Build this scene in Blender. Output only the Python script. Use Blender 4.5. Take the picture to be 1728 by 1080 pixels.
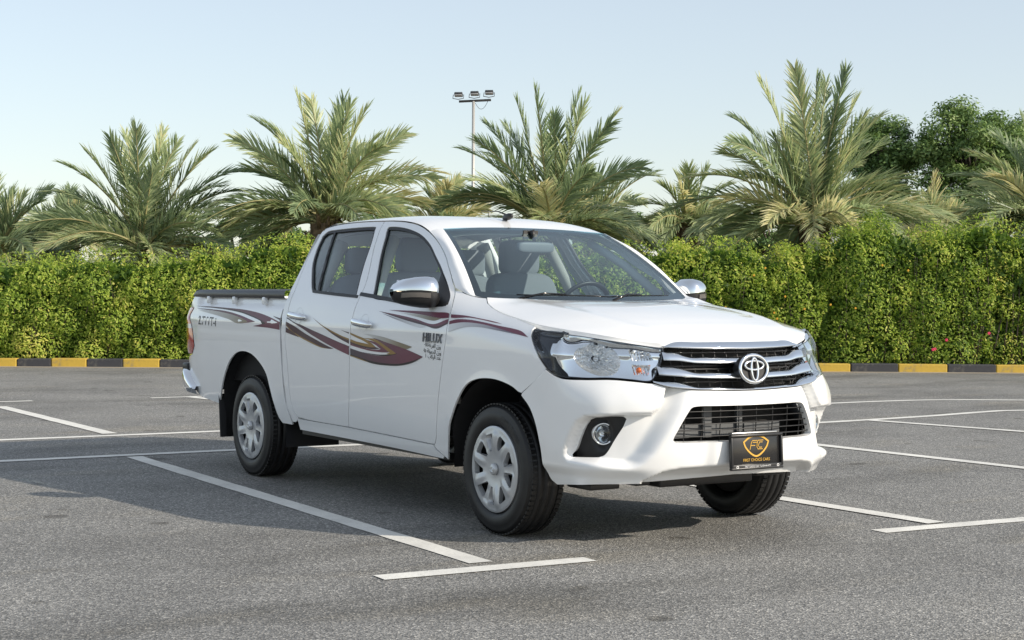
import bpy, bmesh, math, random
import numpy as np
from mathutils import Vector, Matrix
from mathutils.geometry import delaunay_2d_cdt
R=math.radians
SKY_DUST,SKY_STR,SKY_SAT,SUN_STR,EXPO,KTOP=.6,.123,.86,2.6,.91,.14
SKY_HAZE,HAZE_COL=.56,(2.50,2.62,2.72)
for o in list(bpy.data.objects): bpy.data.objects.remove(o)
scn=bpy.context.scene
# ------------------------------------------------------------------ camera
CAM=(7.10512,-5.28027,1.24584); YAW,PITCH,ROLL=2.57505354,-0.0177906577,0.00593510959
cd=bpy.data.cameras.new('camera'); cam=bpy.data.objects.new('camera',cd); scn.collection.objects.link(cam)
_f=Vector((math.cos(YAW)*math.cos(PITCH),math.sin(YAW)*math.cos(PITCH),math.sin(PITCH)))
_r=Vector((math.sin(YAW),-math.cos(YAW),0)); _u=_r.cross(_f)
_r2=math.cos(ROLL)*_r+math.sin(ROLL)*_u; _u2=-math.sin(ROLL)*_r+math.cos(ROLL)*_u
cam.matrix_world=Matrix(((_r2.x,_u2.x,-_f.x,CAM[0]),(_r2.y,_u2.y,-_f.y,CAM[1]),(_r2.z,_u2.z,-_f.z,CAM[2]),(0,0,0,1)))
cd.sensor_width=36; cd.lens=2778.65/1728*36; cd.clip_start=.1; cd.clip_end=5000
scn.camera=cam
# ------------------------------------------------------------------ sky and sun
SUN_EL,SUN_AZ=R(27),R(33)          # azimuth from +x towards +y
w=bpy.data.worlds.new('World'); scn.world=w; w.use_nodes=True
nt=w.node_tree; nt.nodes.clear()
sky=nt.nodes.new('ShaderNodeTexSky'); sky.sky_type='NISHITA'; sky.sun_disc=False
sky.sun_elevation=SUN_EL; sky.sun_rotation=R(90)-SUN_AZ
sky.air_density=1.0; sky.dust_density=SKY_DUST; sky.ozone_density=1.0; sky.altitude=0
bg=nt.nodes.new('ShaderNodeBackground'); bg.inputs[1].default_value=SKY_STR
wo=nt.nodes.new('ShaderNodeOutputWorld')
hs=nt.nodes.new('ShaderNodeHueSaturation'); hs.inputs['Saturation'].default_value=SKY_SAT; nt.links.new(sky.outputs[0],hs.inputs['Color']); hz=nt.nodes.new('ShaderNodeMix'); hz.data_type='RGBA'; hz.inputs[0].default_value=SKY_HAZE; hz.inputs[7].default_value=(*HAZE_COL,1)   # even milky desert haze over the whole dome
nt.links.new(hs.outputs[0],hz.inputs[6]); nt.links.new(hz.outputs[2],bg.inputs[0]); nt.links.new(bg.outputs[0],wo.inputs[0])
sd=bpy.data.lights.new('sun','SUN'); sd.energy=SUN_STR; sd.angle=R(.55); sd.color=(1.0,.90,.76)
so=bpy.data.objects.new('sun',sd); scn.collection.objects.link(so)
_d=Vector((math.cos(SUN_EL)*math.cos(SUN_AZ),math.cos(SUN_EL)*math.sin(SUN_AZ),math.sin(SUN_EL)))
so.rotation_euler=_d.to_track_quat('Z','Y').to_euler(); so.location=_d*50
vs=scn.view_settings; vs.view_transform='Standard'; vs.look='None'; vs.exposure=EXPO; vs.gamma=1; vs.use_curve_mapping=False
scn.render.resolution_x=1024; scn.render.resolution_y=640
scn.render.engine='CYCLES'
try:
    scn.cycles.max_bounces=10; scn.cycles.transparent_max_bounces=24; scn.cycles.glossy_bounces=5; scn.cycles.transmission_bounces=6
except Exception: pass
COL=scn.collection
# ------------------------------------------------------------------ object helpers
def link(name,me,parent=None):
    o=bpy.data.objects.new(name,me); COL.objects.link(o)
    if parent is not None: o.parent=parent
    return o
def tag(o,label=None,cat=None,group=None,kind=None):
    if label: o['label']=label
    if cat: o['category']=cat
    if group: o['group']=group
    if kind: o['kind']=kind
    return o
def thing(name,label,cat,loc=(0,0,0),rz=0,group=None):
    o=link(name,None); o.location=loc; o.rotation_euler=(0,0,rz); o.empty_display_size=.3
    return tag(o,label,cat,group)
def mk(name,V,F,mats,parent=None,smooth=True,mi=None):
    me=bpy.data.meshes.new(name); V=np.asarray(V,float)
    me.from_pydata(V.tolist(),[],[list(map(int,f)) for f in F])
    if not isinstance(mats,(list,tuple)): mats=[mats]
    for m in mats: me.materials.append(m)
    if mi is not None: me.polygons.foreach_set('material_index',np.asarray(mi,dtype=np.int32))
    me.polygons.foreach_set('use_smooth',[bool(smooth)]*len(me.polygons))
    me.update()
    return link(name,me,parent)
def join(*ms):
    V=[];F=[];M=[];n=0
    for i,m in enumerate(ms):
        v,f=m[0],m[1]; V.append(np.asarray(v,float).reshape(-1,3)); F+=[[int(a)+n for a in q] for q in f]; n+=len(V[-1])
        M+=[m[2] if len(m)>2 else 0]*len(f)
    return np.concatenate(V),F,M
def fast_quads(name,V,nq,mats,parent=None,col=None,smooth=False,nv=4,mi=None):
    """V: (nq*nv,3) separate polygons with nv corners each; col: per-polygon tone value"""
    me=bpy.data.meshes.new(name); V=np.ascontiguousarray(V,dtype=np.float32)
    me.vertices.add(len(V)); me.vertices.foreach_set('co',V.ravel())
    me.loops.add(nq*nv); me.loops.foreach_set('vertex_index',np.arange(nq*nv,dtype=np.int32))
    me.polygons.add(nq); me.polygons.foreach_set('loop_start',np.arange(0,nq*nv,nv,dtype=np.int32))
    if not isinstance(mats,(list,tuple)): mats=[mats]
    for m in mats: me.materials.append(m)
    if mi is not None: me.polygons.foreach_set('material_index',np.asarray(mi,dtype=np.int32))
    if col is not None:
        a=me.attributes.new('tone','FLOAT','FACE'); a.data.foreach_set('value',np.asarray(col,dtype=np.float32))
    me.update(calc_edges=True); me.validate()
    return link(name,me,parent)
def box(cx,cy,cz,sx,sy,sz,rot=None):
    v=np.array([[x,y,z] for x in(-.5,.5) for y in(-.5,.5) for z in(-.5,.5)])*np.array([sx,sy,sz])
    if rot is not None: v=v@np.array(Matrix.Rotation(rot[1],3,rot[0])).T
    v=v+np.array([cx,cy,cz])
    return v,[[0,1,3,2],[4,6,7,5],[0,4,5,1],[2,3,7,6],[0,2,6,4],[1,5,7,3]]
def bevbox(cx,cy,cz,sx,sy,sz,b=.01,rot=None):
    bm=bmesh.new(); bmesh.ops.create_cube(bm,size=1)
    for v in bm.verts: v.co=Vector((v.co.x*sx,v.co.y*sy,v.co.z*sz))
    bmesh.ops.bevel(bm,geom=bm.edges[:],offset=b,segments=2,affect='EDGES',profile=.5)
    M=np.array(Matrix.Rotation(rot[1],3,rot[0])) if rot is not None else np.eye(3)
    bm.verts.index_update()
    V=np.array([v.co[:] for v in bm.verts])@M.T+np.array([cx,cy,cz]); F=[[v.index for v in f.verts] for f in bm.faces]; bm.free()
    return V,F
def tube(pts,r,n=8,cap=True):
    pts=np.asarray(pts,float); r=np.broadcast_to(np.asarray(r,float),(len(pts),)); V=[];F=[]
    up=np.array([0,0,1.]); T=np.gradient(pts,axis=0); T/=np.linalg.norm(T,axis=1)[:,None]+1e-12
    a=np.cross(T[0],up); a=a if np.linalg.norm(a)>1e-3 else np.array([1.,0,0]); a/=np.linalg.norm(a)
    for i,p in enumerate(pts):
        a=a-T[i]*(a@T[i]); a/=np.linalg.norm(a); b=np.cross(T[i],a)
        for k in range(n):
            t=2*math.pi*k/n; V.append(p+r[i]*(math.cos(t)*a+math.sin(t)*b))
    for i in range(len(pts)-1):
        for k in range(n):
            k2=(k+1)%n; F.append([i*n+k,i*n+k2,(i+1)*n+k2,(i+1)*n+k])
    if cap: F.append(list(range(n))[::-1]); F.append([(len(pts)-1)*n+k for k in range(n)])
    return np.array(V),F
def lathe(prof,n=48,axis='y',closed=False):
    """prof: list of (radius, axial)"""
    V=[];F=[];m=len(prof)
    for k in range(n):
        t=2*math.pi*k/n
        for r,a in prof:
            V.append((r*math.cos(t),a,r*math.sin(t)) if axis=='y' else ((r*math.cos(t),r*math.sin(t),a) if axis=='z' else (a,r*math.cos(t),r*math.sin(t))))
    for k in range(n):
        k2=(k+1)%n
        for j in range(m-1): F.append([k*m+j,k*m+j+1,k2*m+j+1,k2*m+j])
    return np.array(V),F
def superq(c,s,e1=.4,e2=.4,nu=28,nv=16,rot=None):
    sp=lambda v,e:np.sign(v)*np.abs(v)**e
    V=[];F=[]
    for j in range(nv+1):
        v=-math.pi/2+math.pi*j/nv
        for i in range(nu):
            u=2*math.pi*i/nu
            V.append((s[0]*sp(math.cos(v),e1)*sp(math.cos(u),e2),s[1]*sp(math.cos(v),e1)*sp(math.sin(u),e2),s[2]*sp(math.sin(v),e1)))
    for j in range(nv):
        for i in range(nu):
            i2=(i+1)%nu; F.append([j*nu+i,j*nu+i2,(j+1)*nu+i2,(j+1)*nu+i])
    V=np.array(V)
    if rot is not None: V=V@np.array(Matrix.Rotation(rot[1],3,rot[0])).T
    return V+np.array(c),F
def grid(P):
    """P: (m,n,3) array -> verts, quads"""
    m,n=P.shape[:2]; F=[[i*n+j,i*n+j+1,(i+1)*n+j+1,(i+1)*n+j] for i in range(m-1) for j in range(n-1)]
    return P.reshape(-1,3),F
# ------------------------------------------------------------------ trimmed curved panels
def resample(pts,step,closed=True,corner=38,sc=(1,1)):
    """smooth curve through pts, sharp where the turn is larger than corner degrees"""
    P=np.array(pts,float)*np.array(sc); n=len(P); keep=[]
    for i in range(n):
        a=P[i]-P[i-1]; b=P[(i+1)%n]-P[i]
        la,lb=np.linalg.norm(a),np.linalg.norm(b)
        ang=math.degrees(math.acos(np.clip((a@b)/(la*lb+1e-12),-1,1))); keep.append(ang>corner)
    out=[]
    rng=range(n if closed else n-1)
    for i in rng:
        p1,p2=P[i],P[(i+1)%n]; c1=keep[i] or (not closed and i==0); c2=keep[(i+1)%n] or (not closed and i==n-2)
        L=np.linalg.norm(p2-p1)
        d=p2-p1
        m1=d if c1 else (p2-P[i-1])*L/(np.linalg.norm(p2-p1)+np.linalg.norm(p1-P[i-1])+1e-9)
        q=P[(i+2)%n]; m2=d if c2 else (q-p1)*L/(np.linalg.norm(q-p2)+np.linalg.norm(p2-p1)+1e-9)
        k=max(1,int(round(L/step)))
        for j in range(k):
            t=j/k; out.append(p1*(1+2*t)*(1-t)**2+m1*t*(1-t)**2+p2*t*t*(3-2*t)+m2*t*t*(t-1))
    if not closed: out.append(P[-1])
    return np.array(out)/np.array(sc)
def area(P): x,y=P[:,0],P[:,1]; return .5*np.sum(x*np.roll(y,-1)-y*np.roll(x,-1))
def inset(P,d,sc=(1,1)):
    """shrink (d>0) polygon"""
    Q=np.asarray(P,float)*np.array(sc); s=1 if area(Q)>0 else -1
    e=np.roll(Q,-1,0)-Q; L=np.linalg.norm(e,axis=1)[:,None]+1e-12; nrm=np.stack([-e[:,1],e[:,0]],1)/L*s
    m=nrm+np.roll(nrm,1,0); ml=np.linalg.norm(m,axis=1)[:,None]; m=m/(ml+1e-9)
    k=np.clip(1/np.maximum(.35,(m*nrm).sum(1)),1,1.8)[:,None]
    return (Q+m*d*k)/np.array(sc)
def inside(P,X,Y):
    c=np.zeros(X.shape,bool); n=len(P)
    for i in range(n):
        x1,y1=P[i]; x2,y2=P[(i+1)%n]
        cond=((y1>Y)!=(y2>Y))
        with np.errstate(divide='ignore',invalid='ignore'):
            xi=(x2-x1)*(Y-y1)/(y2-y1+1e-30)+x1
        c^=cond&(X<xi)
    return c
def segdist(P,X,Y,sc=(1,1)):
    d=np.full(X.shape,1e9); A=np.asarray(P,float)*np.array(sc); B=np.roll(A,-1,0); X=X*sc[0];Y=Y*sc[1]
    for a,b in zip(A,B):
        v=b-a; t=np.clip(((X-a[0])*v[0]+(Y-a[1])*v[1])/(v@v+1e-15),0,1)
        d=np.minimum(d,np.hypot(X-a[0]-t*v[0],Y-a[1]-t*v[1]))
    return d
def fill(outer,holes,step,sc=(1,1)):
    """triangulated 2-D region with an even inner grid; returns pts, tris, boundary loops"""
    loops=[np.asarray(outer,float)]+[np.asarray(h,float) for h in holes]
    lo,hi=loops[0].min(0),loops[0].max(0)
    gx=np.arange(lo[0],hi[0],step/sc[0]); gy=np.arange(lo[1],hi[1],step/sc[1])
    GX,GY=np.meshgrid(gx,gy); GX=GX.ravel();GY=GY.ravel()
    ok=inside(loops[0],GX,GY)
    for h in loops[1:]: ok&=~inside(h,GX,GY)
    GX,GY=GX[ok],GY[ok]
    ok=np.ones(len(GX),bool)
    for l in loops: ok&=segdist(l,GX,GY,sc)>step*.45
    GX,GY=GX[ok],GY[ok]
    V=[];E=[]
    for l in loops:
        n0=len(V); V+=[Vector((p[0]*sc[0],p[1]*sc[1])) for p in l]; E+=[(n0+i,n0+(i+1)%len(l)) for i in range(len(l))]
    V+=[Vector((x*sc[0],y*sc[1])) for x,y in zip(GX,GY)]
    v,e,f,ov,oe,of=delaunay_2d_cdt(V,E,[],0,1e-6)
    P=np.array([[a.x/sc[0],a.y/sc[1]] for a in v]); T=np.array([list(t) for t in f if len(t)==3])
    c=P[T].mean(1); ok=inside(loops[0],c[:,0],c[:,1])
    for h in loops[1:]: ok&=~inside(h,c[:,0],c[:,1])
    T=T[ok]
    a=P[T[:,0]];b=P[T[:,1]];c=P[T[:,2]]
    ar=(b[:,0]-a[:,0])*(c[:,1]-a[:,1])-(b[:,1]-a[:,1])*(c[:,0]-a[:,0])
    T[ar<0]=T[ar<0][:,::-1]; T=T[np.abs(ar)>1e-12]
    return P,T,loops
def nrm(fn,U,V,h=1e-3):
    p=np.stack(fn(U,V),-1); a=np.stack(fn(U+h,V),-1)-np.stack(fn(U-h,V),-1); b=np.stack(fn(U,V+h),-1)-np.stack(fn(U,V-h),-1)
    n=np.cross(a,b); n/=np.linalg.norm(n,axis=-1)[...,None]+1e-12
    return p,n
def panel_mesh(outer,holes,fn,step=.025,sc=(1,1),off=0,flange=.02,hflange=None,flip=False,sy=1,sign=None):
    """curved sheet fn(u,v) trimmed by loops, with a turned-in edge. sign: normal direction reference (+y side by default)"""
    P,T,loops=fill(outer,holes,step,sc)
    p,n=nrm(fn,P[:,0],P[:,1])
    ref=np.array([.35,1,.35]) if sign is None else np.array(sign)
    sg=1 if (n.mean(0)@ref)>0 else -1
    n=n*sg; p=p+n*off
    V=[p]; F=[list(t) if sg>0 else list(t)[::-1] for t in T]; N=len(p)
    for li,l in enumerate(loops):
        d=flange if li==0 or hflange is None else hflange
        if d<=0: continue
        q,m=nrm(fn,l[:,0],l[:,1]); m=m*sg; q=q+m*off
        k=len(l); V.append(q); V.append(q-m*d)
        ccw=area(l)>0
        if li>0: ccw=not ccw
        for i in range(k):
            j=(i+1)%k; f=[N+i,N+k+i,N+k+j,N+j]
            if (ccw)!=(sg>0): f=f[::-1]
            F.append(f)
        N+=2*k
    V=np.concatenate(V); V=V*np.array([1,sy,1])
    if sy<0: F=[f[::-1] for f in F]
    return V,F
# ------------------------------------------------------------------ materials
def mat(name,col=(.5,.5,.5),rough=.5,metal=0,coat=0,spec=.5,build=None,**kw):
    m=bpy.data.materials.new(name); m.use_nodes=True; b=m.node_tree.nodes['Principled BSDF']
    b.inputs['Base Color'].default_value=(*col,1); b.inputs['Roughness'].default_value=rough; b.inputs['Metallic'].default_value=metal
    b.inputs['Coat Weight'].default_value=coat; b.inputs['Coat Roughness'].default_value=kw.get('coat_rough',.03)
    b.inputs['Specular IOR Level'].default_value=spec
    if build: build(m.node_tree,b)
    return m
def nd(nt,t,**kw):
    n=nt.nodes.new(t)
    for k,v in kw.items():
        if k.startswith('i_'):
            key=k[2:]; key=int(key) if key.isdigit() else key.replace('_',' ')
            n.inputs[key].default_value=v
        else: setattr(n,k,v)
    return n
def ramp(nt,src,stops):
    r=nd(nt,'ShaderNodeValToRGB'); e=r.color_ramp.elements
    while len(e)<len(stops): e.new(.5)
    for a,(p,c) in zip(e,stops): a.position=p; a.color=(*c,1) if len(c)==3 else c
    nt.links.new(src,r.inputs[0]); return r.outputs[0]
def objco(nt): return nd(nt,'ShaderNodeTexCoord').outputs['Object']
def noise(nt,co,scale,detail=4,rough=.6):
    n=nd(nt,'ShaderNodeTexNoise'); n.inputs['Scale'].default_value=scale; n.inputs['Detail'].default_value=detail; n.inputs['Roughness'].default_value=rough
    nt.links.new(co,n.inputs['Vector']); return n.outputs['Fac']
def mixc(nt,f,a,b,mode='MIX'):
    m=nd(nt,'ShaderNodeMix',data_type='RGBA',blend_type=mode)
    for s,v in ((0,f),(6,a),(7,b)):
        if isinstance(v,(int,float)): m.inputs[s].default_value=v
        elif isinstance(v,tuple): m.inputs[s].default_value=(*v,1) if len(v)==3 else v
        else: nt.links.new(v,m.inputs[s])
    return m.outputs[2]
def bump(nt,b,h,strength=.3,dist=.01):
    n=nd(nt,'ShaderNodeBump'); n.inputs['Strength'].default_value=strength; n.inputs['Distance'].default_value=dist
    nt.links.new(h,n.inputs['Height']); nt.links.new(n.outputs[0],b.inputs['Normal'])
def glassmat(name,tint,ior=1.5,rough=0.0,spec=(1,1,1)):
    """thin pane: tinted see-through plus mirror reflection by Fresnel"""
    m=bpy.data.materials.new(name); m.use_nodes=True; nt=m.node_tree; nt.nodes.clear()
    o=nd(nt,'ShaderNodeOutputMaterial'); t=nd(nt,'ShaderNodeBsdfTransparent'); t.inputs[0].default_value=(*tint,1)
    g=nd(nt,'ShaderNodeBsdfGlossy'); g.inputs['Roughness'].default_value=rough; g.inputs[0].default_value=(*spec,1)
    lw=nd(nt,'ShaderNodeLayerWeight'); lw.inputs[0].default_value=.5
    pw=nd(nt,'ShaderNodeMath',operation='POWER'); nt.links.new(lw.outputs['Facing'],pw.inputs[0]); pw.inputs[1].default_value=5
    f0=((ior-1)/(ior+1))**2; fr=nd(nt,'ShaderNodeMath',operation='MULTIPLY_ADD'); nt.links.new(pw.outputs[0],fr.inputs[0]); fr.inputs[1].default_value=1-f0; fr.inputs[2].default_value=f0
    mx=nd(nt,'ShaderNodeMixShader'); nt.links.new(fr.outputs[0],mx.inputs[0]); nt.links.new(t.outputs[0],mx.inputs[1]); nt.links.new(g.outputs[0],mx.inputs[2])
    nt.links.new(mx.outputs[0],o.inputs[0]); return m
def paint_nodes(nt,b):
    co=objco(nt); n=noise(nt,co,2.2,5,.6)
    c=ramp(nt,n,[(.3,(.855,.862,.862)),(.7,(.88,.885,.88))]); nt.links.new(c,b.inputs['Base Color'])
    n2=noise(nt,co,420,2,.5); bump(nt,b,n2,.015,.002)
M={}
M['paint']=mat('white_paint',(.8,.8,.8),.35,coat=1.0,build=paint_nodes,coat_rough=.02)
M['chrome']=mat('chrome',(.80,.82,.84),.06,1)
M['satin']=mat('satin_chrome',(.72,.73,.74),.16,1)
M['black']=mat('black_plastic',(.012,.012,.013),.42)
M['blackgloss']=mat('black_gloss',(.008,.008,.009),.12)
M['seal']=mat('rubber_seal',(.01,.01,.011),.5)
M['dark']=mat('underbody_dark',(.012,.012,.012),.8)
M['liner']=mat('arch_liner',(.014,.014,.015),.75)
M['frame']=mat('chassis_black',(.018,.018,.018),.6)
M['glass']=glassmat('window_glass',(.82,.91,.92),1.75)
M['wsglass']=glassmat('windscreen_glass',(.62,.78,.80),1.58)
M['lens']=glassmat('lamp_lens',(.93,.95,.96),1.45)
M['redlens']=mat('red_lens',(.42,.012,.008),.1,coat=1)
M['amberlens']=mat('amber_lens',(.65,.13,.01),.12,coat=1)
M['clearlens']=mat('pale_lens',(.62,.56,.56),.12,coat=1)
M['silver']=mat('silver_paint',(.50,.51,.52),.38,.50,coat=.2)
M['seat']=mat('grey_seat_cloth',(.21,.225,.245),.9)
M['trim']=mat('pale_grey_trim',(.48,.48,.45),.8)
M['dash']=mat('dashboard_grey',(.05,.055,.06),.6)
M['mirror']=mat('mirror_glass',(.8,.82,.84),.02,1)
def tyre_nodes(nt,b):
    co=objco(nt); n=noise(nt,co,9,4); c=ramp(nt,n,[(.35,(.006,.006,.0065)),(.75,(.016,.0155,.015))]); nt.links.new(c,b.inputs['Base Color'])
M['tyre']=mat('tyre_rubber',(.018,.018,.018),.5,build=tyre_nodes)
M['tyretext']=mat('tyre_raised_rubber',(.028,.028,.03),.5)
# ---- smooth 1-D / 2-D interpolation -------------------------------------------------
def spl(xs, ys, x):
    """monotone-ish cubic (Catmull-Rom with finite differences) through xs,ys, linear outside"""
    xs=np.asarray(xs,float); ys=np.asarray(ys,float); x=np.asarray(x,float)
    h=np.diff(xs); d=np.diff(ys)/h
    m=np.empty(len(xs)); m[0]=d[0]; m[-1]=d[-1]
    m[1:-1]=(d[:-1]*h[1:]+d[1:]*h[:-1])/(h[1:]+h[:-1])
    i=np.clip(np.searchsorted(xs,x)-1,0,len(h)-1)
    t=(x-xs[i])/h[i]; tc=np.clip(t,0,1); H=h[i]
    v=(ys[i]*(1+2*tc)*(1-tc)**2+m[i]*H*tc*(1-tc)**2+ys[i+1]*tc*tc*(3-2*tc)+m[i+1]*H*tc*tc*(tc-1))
    v=v+np.where(t<0,m[0]*(x-xs[0]),0)+np.where(t>1,m[-1]*(x-xs[-1]),0)
    return v
def sst(a,b,x):
    t=np.clip((np.asarray(x,float)-a)/(b-a),0,1); return t*t*(3-2*t)
TYRE_R=.337; WB=3.085
Z_CAB=[.26,.36,.45,.60,.80,.95,1.05,1.13,1.19,1.25,1.40,1.55,1.62,1.68,1.75]
Y_CAB=[.790,.835,.862,.884,.898,.900,.894,.882,.866,.842,.768,.689,.645,.590,.51]
D_CAB=[0,0,0,0,0,0,-.002,-.010,-.025,-.042,-.066,-.055,-.045,-.037,-.02]   # the greenhouse narrows towards the windscreen
Z_BED=[.30,.45,.60,.80,.95,1.05,1.12,1.20,1.40]
Y_BED=[.815,.862,.888,.903,.905,.899,.889,.876,.85]
def S(x,z):
    """half width of the body side at station x, height z"""
    x=np.asarray(x,float); z=np.asarray(z,float)
    k=np.maximum(sst(-2.52,-2.40,x),sst(1.16,1.24,z))
    y=(spl(Z_CAB,Y_CAB,z)+spl(Z_CAB,D_CAB,z)*sst(-2.15,-.85,x))*k+spl(Z_BED,Y_BED,z)*(1-k)
    y=y+spl([-4.4,-4.3,-4.2,-4.0,-3.7,-3.2,-2.4,-1.5,-.6,0,.2,.36,.5,.6,.7],
            [-.17,-.085,-.048,-.020,-.007,0,0,.002,0,0,-.003,-.014,-.036,-.062,-.10],x)
    zs=spl([-.6,-.3,0,.35,.6],[1.08,1.05,1.00,.955,.92],x)
    kk=7.0*sst(-.75,-.25,x)
    dz=np.maximum(0,z-zs)
    y=y-kk*dz*dz/(1+2.0*dz)
    # crease under the shoulder, soft lower body line
    y=y+.006*np.exp(-((z-1.03)/.03)**2)*(1-sst(-.6,-.2,x))
    for cx in (0,-WB):
        d=np.hypot(x-cx,z-TYRE_R)
        y=y+.010*np.exp(-((d-.43)/.055)**2)*sst(.40,.55,z)
    return y
YST=[0,.2,.38,.53,.66,.76]; XST=[.5,.36,.2,0.]
ZX=[.26,.33,.38,.44,.52,.62,.70,.78,.85,.92,1.0,1.08]
X0=[.86,.915,.945,.963,.975,.985,.985,.972,.948,.920,.890,.85]
LOWB=[0,.010,.035,.085,.165,.265]; HIGHB=[0,.014,.048,.112,.210,.330]
NT=len(YST)+len(XST)
def _ctrl(i,z):
    if i<0: x,y=_ctrl(-i,z); return x,-y
    if i>=NT: return np.full_like(z,XST[-1]-.2*(i-NT+1)), S(XST[-1]-.2*(i-NT+1),z)
    if i<len(YST):
        k=sst(.70,.92,z)
        return spl(ZX,X0,z)-(LOWB[i]*(1-k)+HIGHB[i]*k), np.full_like(z,YST[i])
    x=XST[i-len(YST)]
    return np.full_like(z,x), S(np.full_like(z,x),z)
def W0(t,z):
    t=np.asarray(t,float); z=np.asarray(z,float); t,z=np.broadcast_arrays(t,z)
    z=np.array(z,float); i=np.floor(t).astype(int); u=t-i
    X=np.zeros(t.shape); Y=np.zeros(t.shape)
    for k in np.unique(i):
        m=i==k; uu=u[m]; zz=z[m]
        P=[_ctrl(int(k)+j,zz) for j in (-1,0,1,2)]
        b=[-.5*uu**3+uu**2-.5*uu,1.5*uu**3-2.5*uu**2+1,-1.5*uu**3+2*uu**2+.5*uu,.5*uu**3-.5*uu**2]
        X[m]=sum(b[j]*P[j][0] for j in range(4)); Y[m]=sum(b[j]*P[j][1] for j in range(4))
    return X,Y
B_LINE=[[-1.685,1.66],[-1.62,1.46],[-1.53,1.271],[-1.527,1.18],[-1.535,1.096],[-1.537,1.013],[-1.55,0.86],[-1.585,0.61],[-1.64,0.43]]
FD_BOT=[[-1.64,0.43],[-1.112,0.42],[-0.666,0.41]]
FD_FRONT=[[-0.626,0.411],[-0.588,0.463],[-0.546,0.601],[-0.483,0.807],[-0.43,1.009],[-0.443,1.11],[-0.527,1.201],[-0.588,1.259]]
FD_TOP=[[-0.588,1.259],[-0.634,1.295],[-0.729,1.379],[-0.906,1.493],[-1.057,1.565],[-1.218,1.617],[-1.397,1.645],[-1.567,1.657],[-1.685,1.66]]
RD_TOP=[[-1.685,1.66],[-1.849,1.663],[-2.063,1.663],[-2.275,1.656],[-2.393,1.642]]
RD_REAR=[[-2.393,1.642],[-2.441,1.614],[-2.446,1.529],[-2.45,1.416],[-2.434,1.311],[-2.426,1.241],[-2.433,1.172],[-2.44,1.123],[-2.44,1.06],[-2.441,1.022],[-2.454,0.932],[-2.436,0.846],[-2.422,0.719],[-2.421,0.582],[-2.399,0.489],[-2.347,0.441]]
RD_BOT=[[-2.347,0.441],[-2.185,0.433],[-1.64,0.43]]
CAB_REAR=[[-2.47,1.688],[-2.578,1.687],[-2.641,1.671],[-2.634,1.634],[-2.602,1.525],[-2.558,1.396],[-2.532,1.248],[-2.486,1.149],[-2.513,1.081],[-2.506,0.976],[-2.488,0.716],[-2.482,0.537],[-2.455,0.423],[-2.407,0.4]]
FW=[[-1.585,1.622],[-1.461,1.618],[-1.323,1.6],[-1.174,1.565],[-1.035,1.508],[-0.907,1.431],[-0.724,1.331],[-0.619,1.253],[-0.558,1.205],[-0.531,1.17],[-0.558,1.159],[-0.734,1.153],[-0.9,1.16],[-1.172,1.183],[-1.368,1.2],[-1.401,1.244],[-1.514,1.419],[-1.565,1.558],[-1.591,1.611]]
RW=[[-1.738,1.626],[-1.865,1.63],[-2.075,1.628],[-2.265,1.623],[-2.363,1.615],[-2.401,1.585],[-2.388,1.508],[-2.352,1.415],[-2.284,1.338],[-2.184,1.242],[-2.152,1.228],[-1.862,1.213],[-1.566,1.2],[-1.579,1.225],[-1.656,1.388],[-1.688,1.527],[-1.729,1.615]]
RW_DIV=[[-2.262,1.616],[-2.094,1.233]]
ARCH_F=[[-0.525,0.335],[-0.46,0.457],[-0.42,0.54],[-0.389,0.58],[-0.316,0.67],[-0.226,0.752],[-0.123,0.788],[0.006,0.8],[0.111,0.793],[0.212,0.771],[0.285,0.738]]
ARCH_FB=[[7.481,0.738],[7.003,0.668],[6.693,0.583],[6.638,0.482],[6.768,0.377],[6.743,0.324],[6.53,0.297]]
ARCH_R=[[-3.623,0.45],[-3.589,0.491],[-3.486,0.619],[-3.372,0.737],[-3.256,0.806],[-3.127,0.831],[-2.979,0.82],[-2.84,0.766],[-2.747,0.697],[-2.701,0.609],[-2.667,0.513],[-2.648,0.423],[-2.612,0.385]]
BED_TOP=[[-2.477,1.187],[-4.062,1.201]]
BED_REAR=[[-4.062,1.201],[-4.079,1.134]]
TAIL_F=[[-4.088,1.111],[-4.077,1.065],[-4.019,0.965],[-3.97,0.84],[-4.026,0.781]]
TAIL_B=[[-4.125,0.77],[-4.254,0.89],[-4.176,0.999],[-4.129,1.098]]
BED_LOW=[[-4.125,0.77],[-4.159,0.709],[-4.104,0.63],[-3.948,0.489],[-3.747,0.46],[-3.623,0.45]]
BED_FRONT=[[-2.612,0.385],[-2.441,0.398],[-2.466,0.43],[-2.499,0.538],[-2.502,0.716],[-2.523,0.975],[-2.53,1.067],[-2.505,1.134],[-2.477,1.187]]
SILL=[[-2.355,0.423],[-1.121,0.404],[-0.623,0.392],[-0.534,0.331],[-0.639,0.364],[-1.575,0.393],[-2.362,0.411]]
FEN_HOOD=[[0.3,1.07],[0.156,1.096],[0.093,1.107],[0.001,1.12],[-0.088,1.137],[-0.18,1.158],[-0.262,1.181],[-0.322,1.206]]
HOOD_E=[[-0.329,0.708,1.209],[-0.26,0.744,1.181],[-0.185,0.765,1.161],[-0.092,0.78,1.14],[-0.008,0.787,1.125],[0.084,0.793,1.111],[0.175,0.797,1.098],[0.279,0.795,1.082],[0.359,0.778,1.071],[0.515,0.726,1.052],[0.673,0.627,1.028],[0.782,0.495,1.001],[0.837,0.43,0.989]]
FEN_HL=[[0.48,0.872],[0.431,0.922],[0.374,0.986],[0.324,1.028],[0.3,1.058]]
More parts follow.
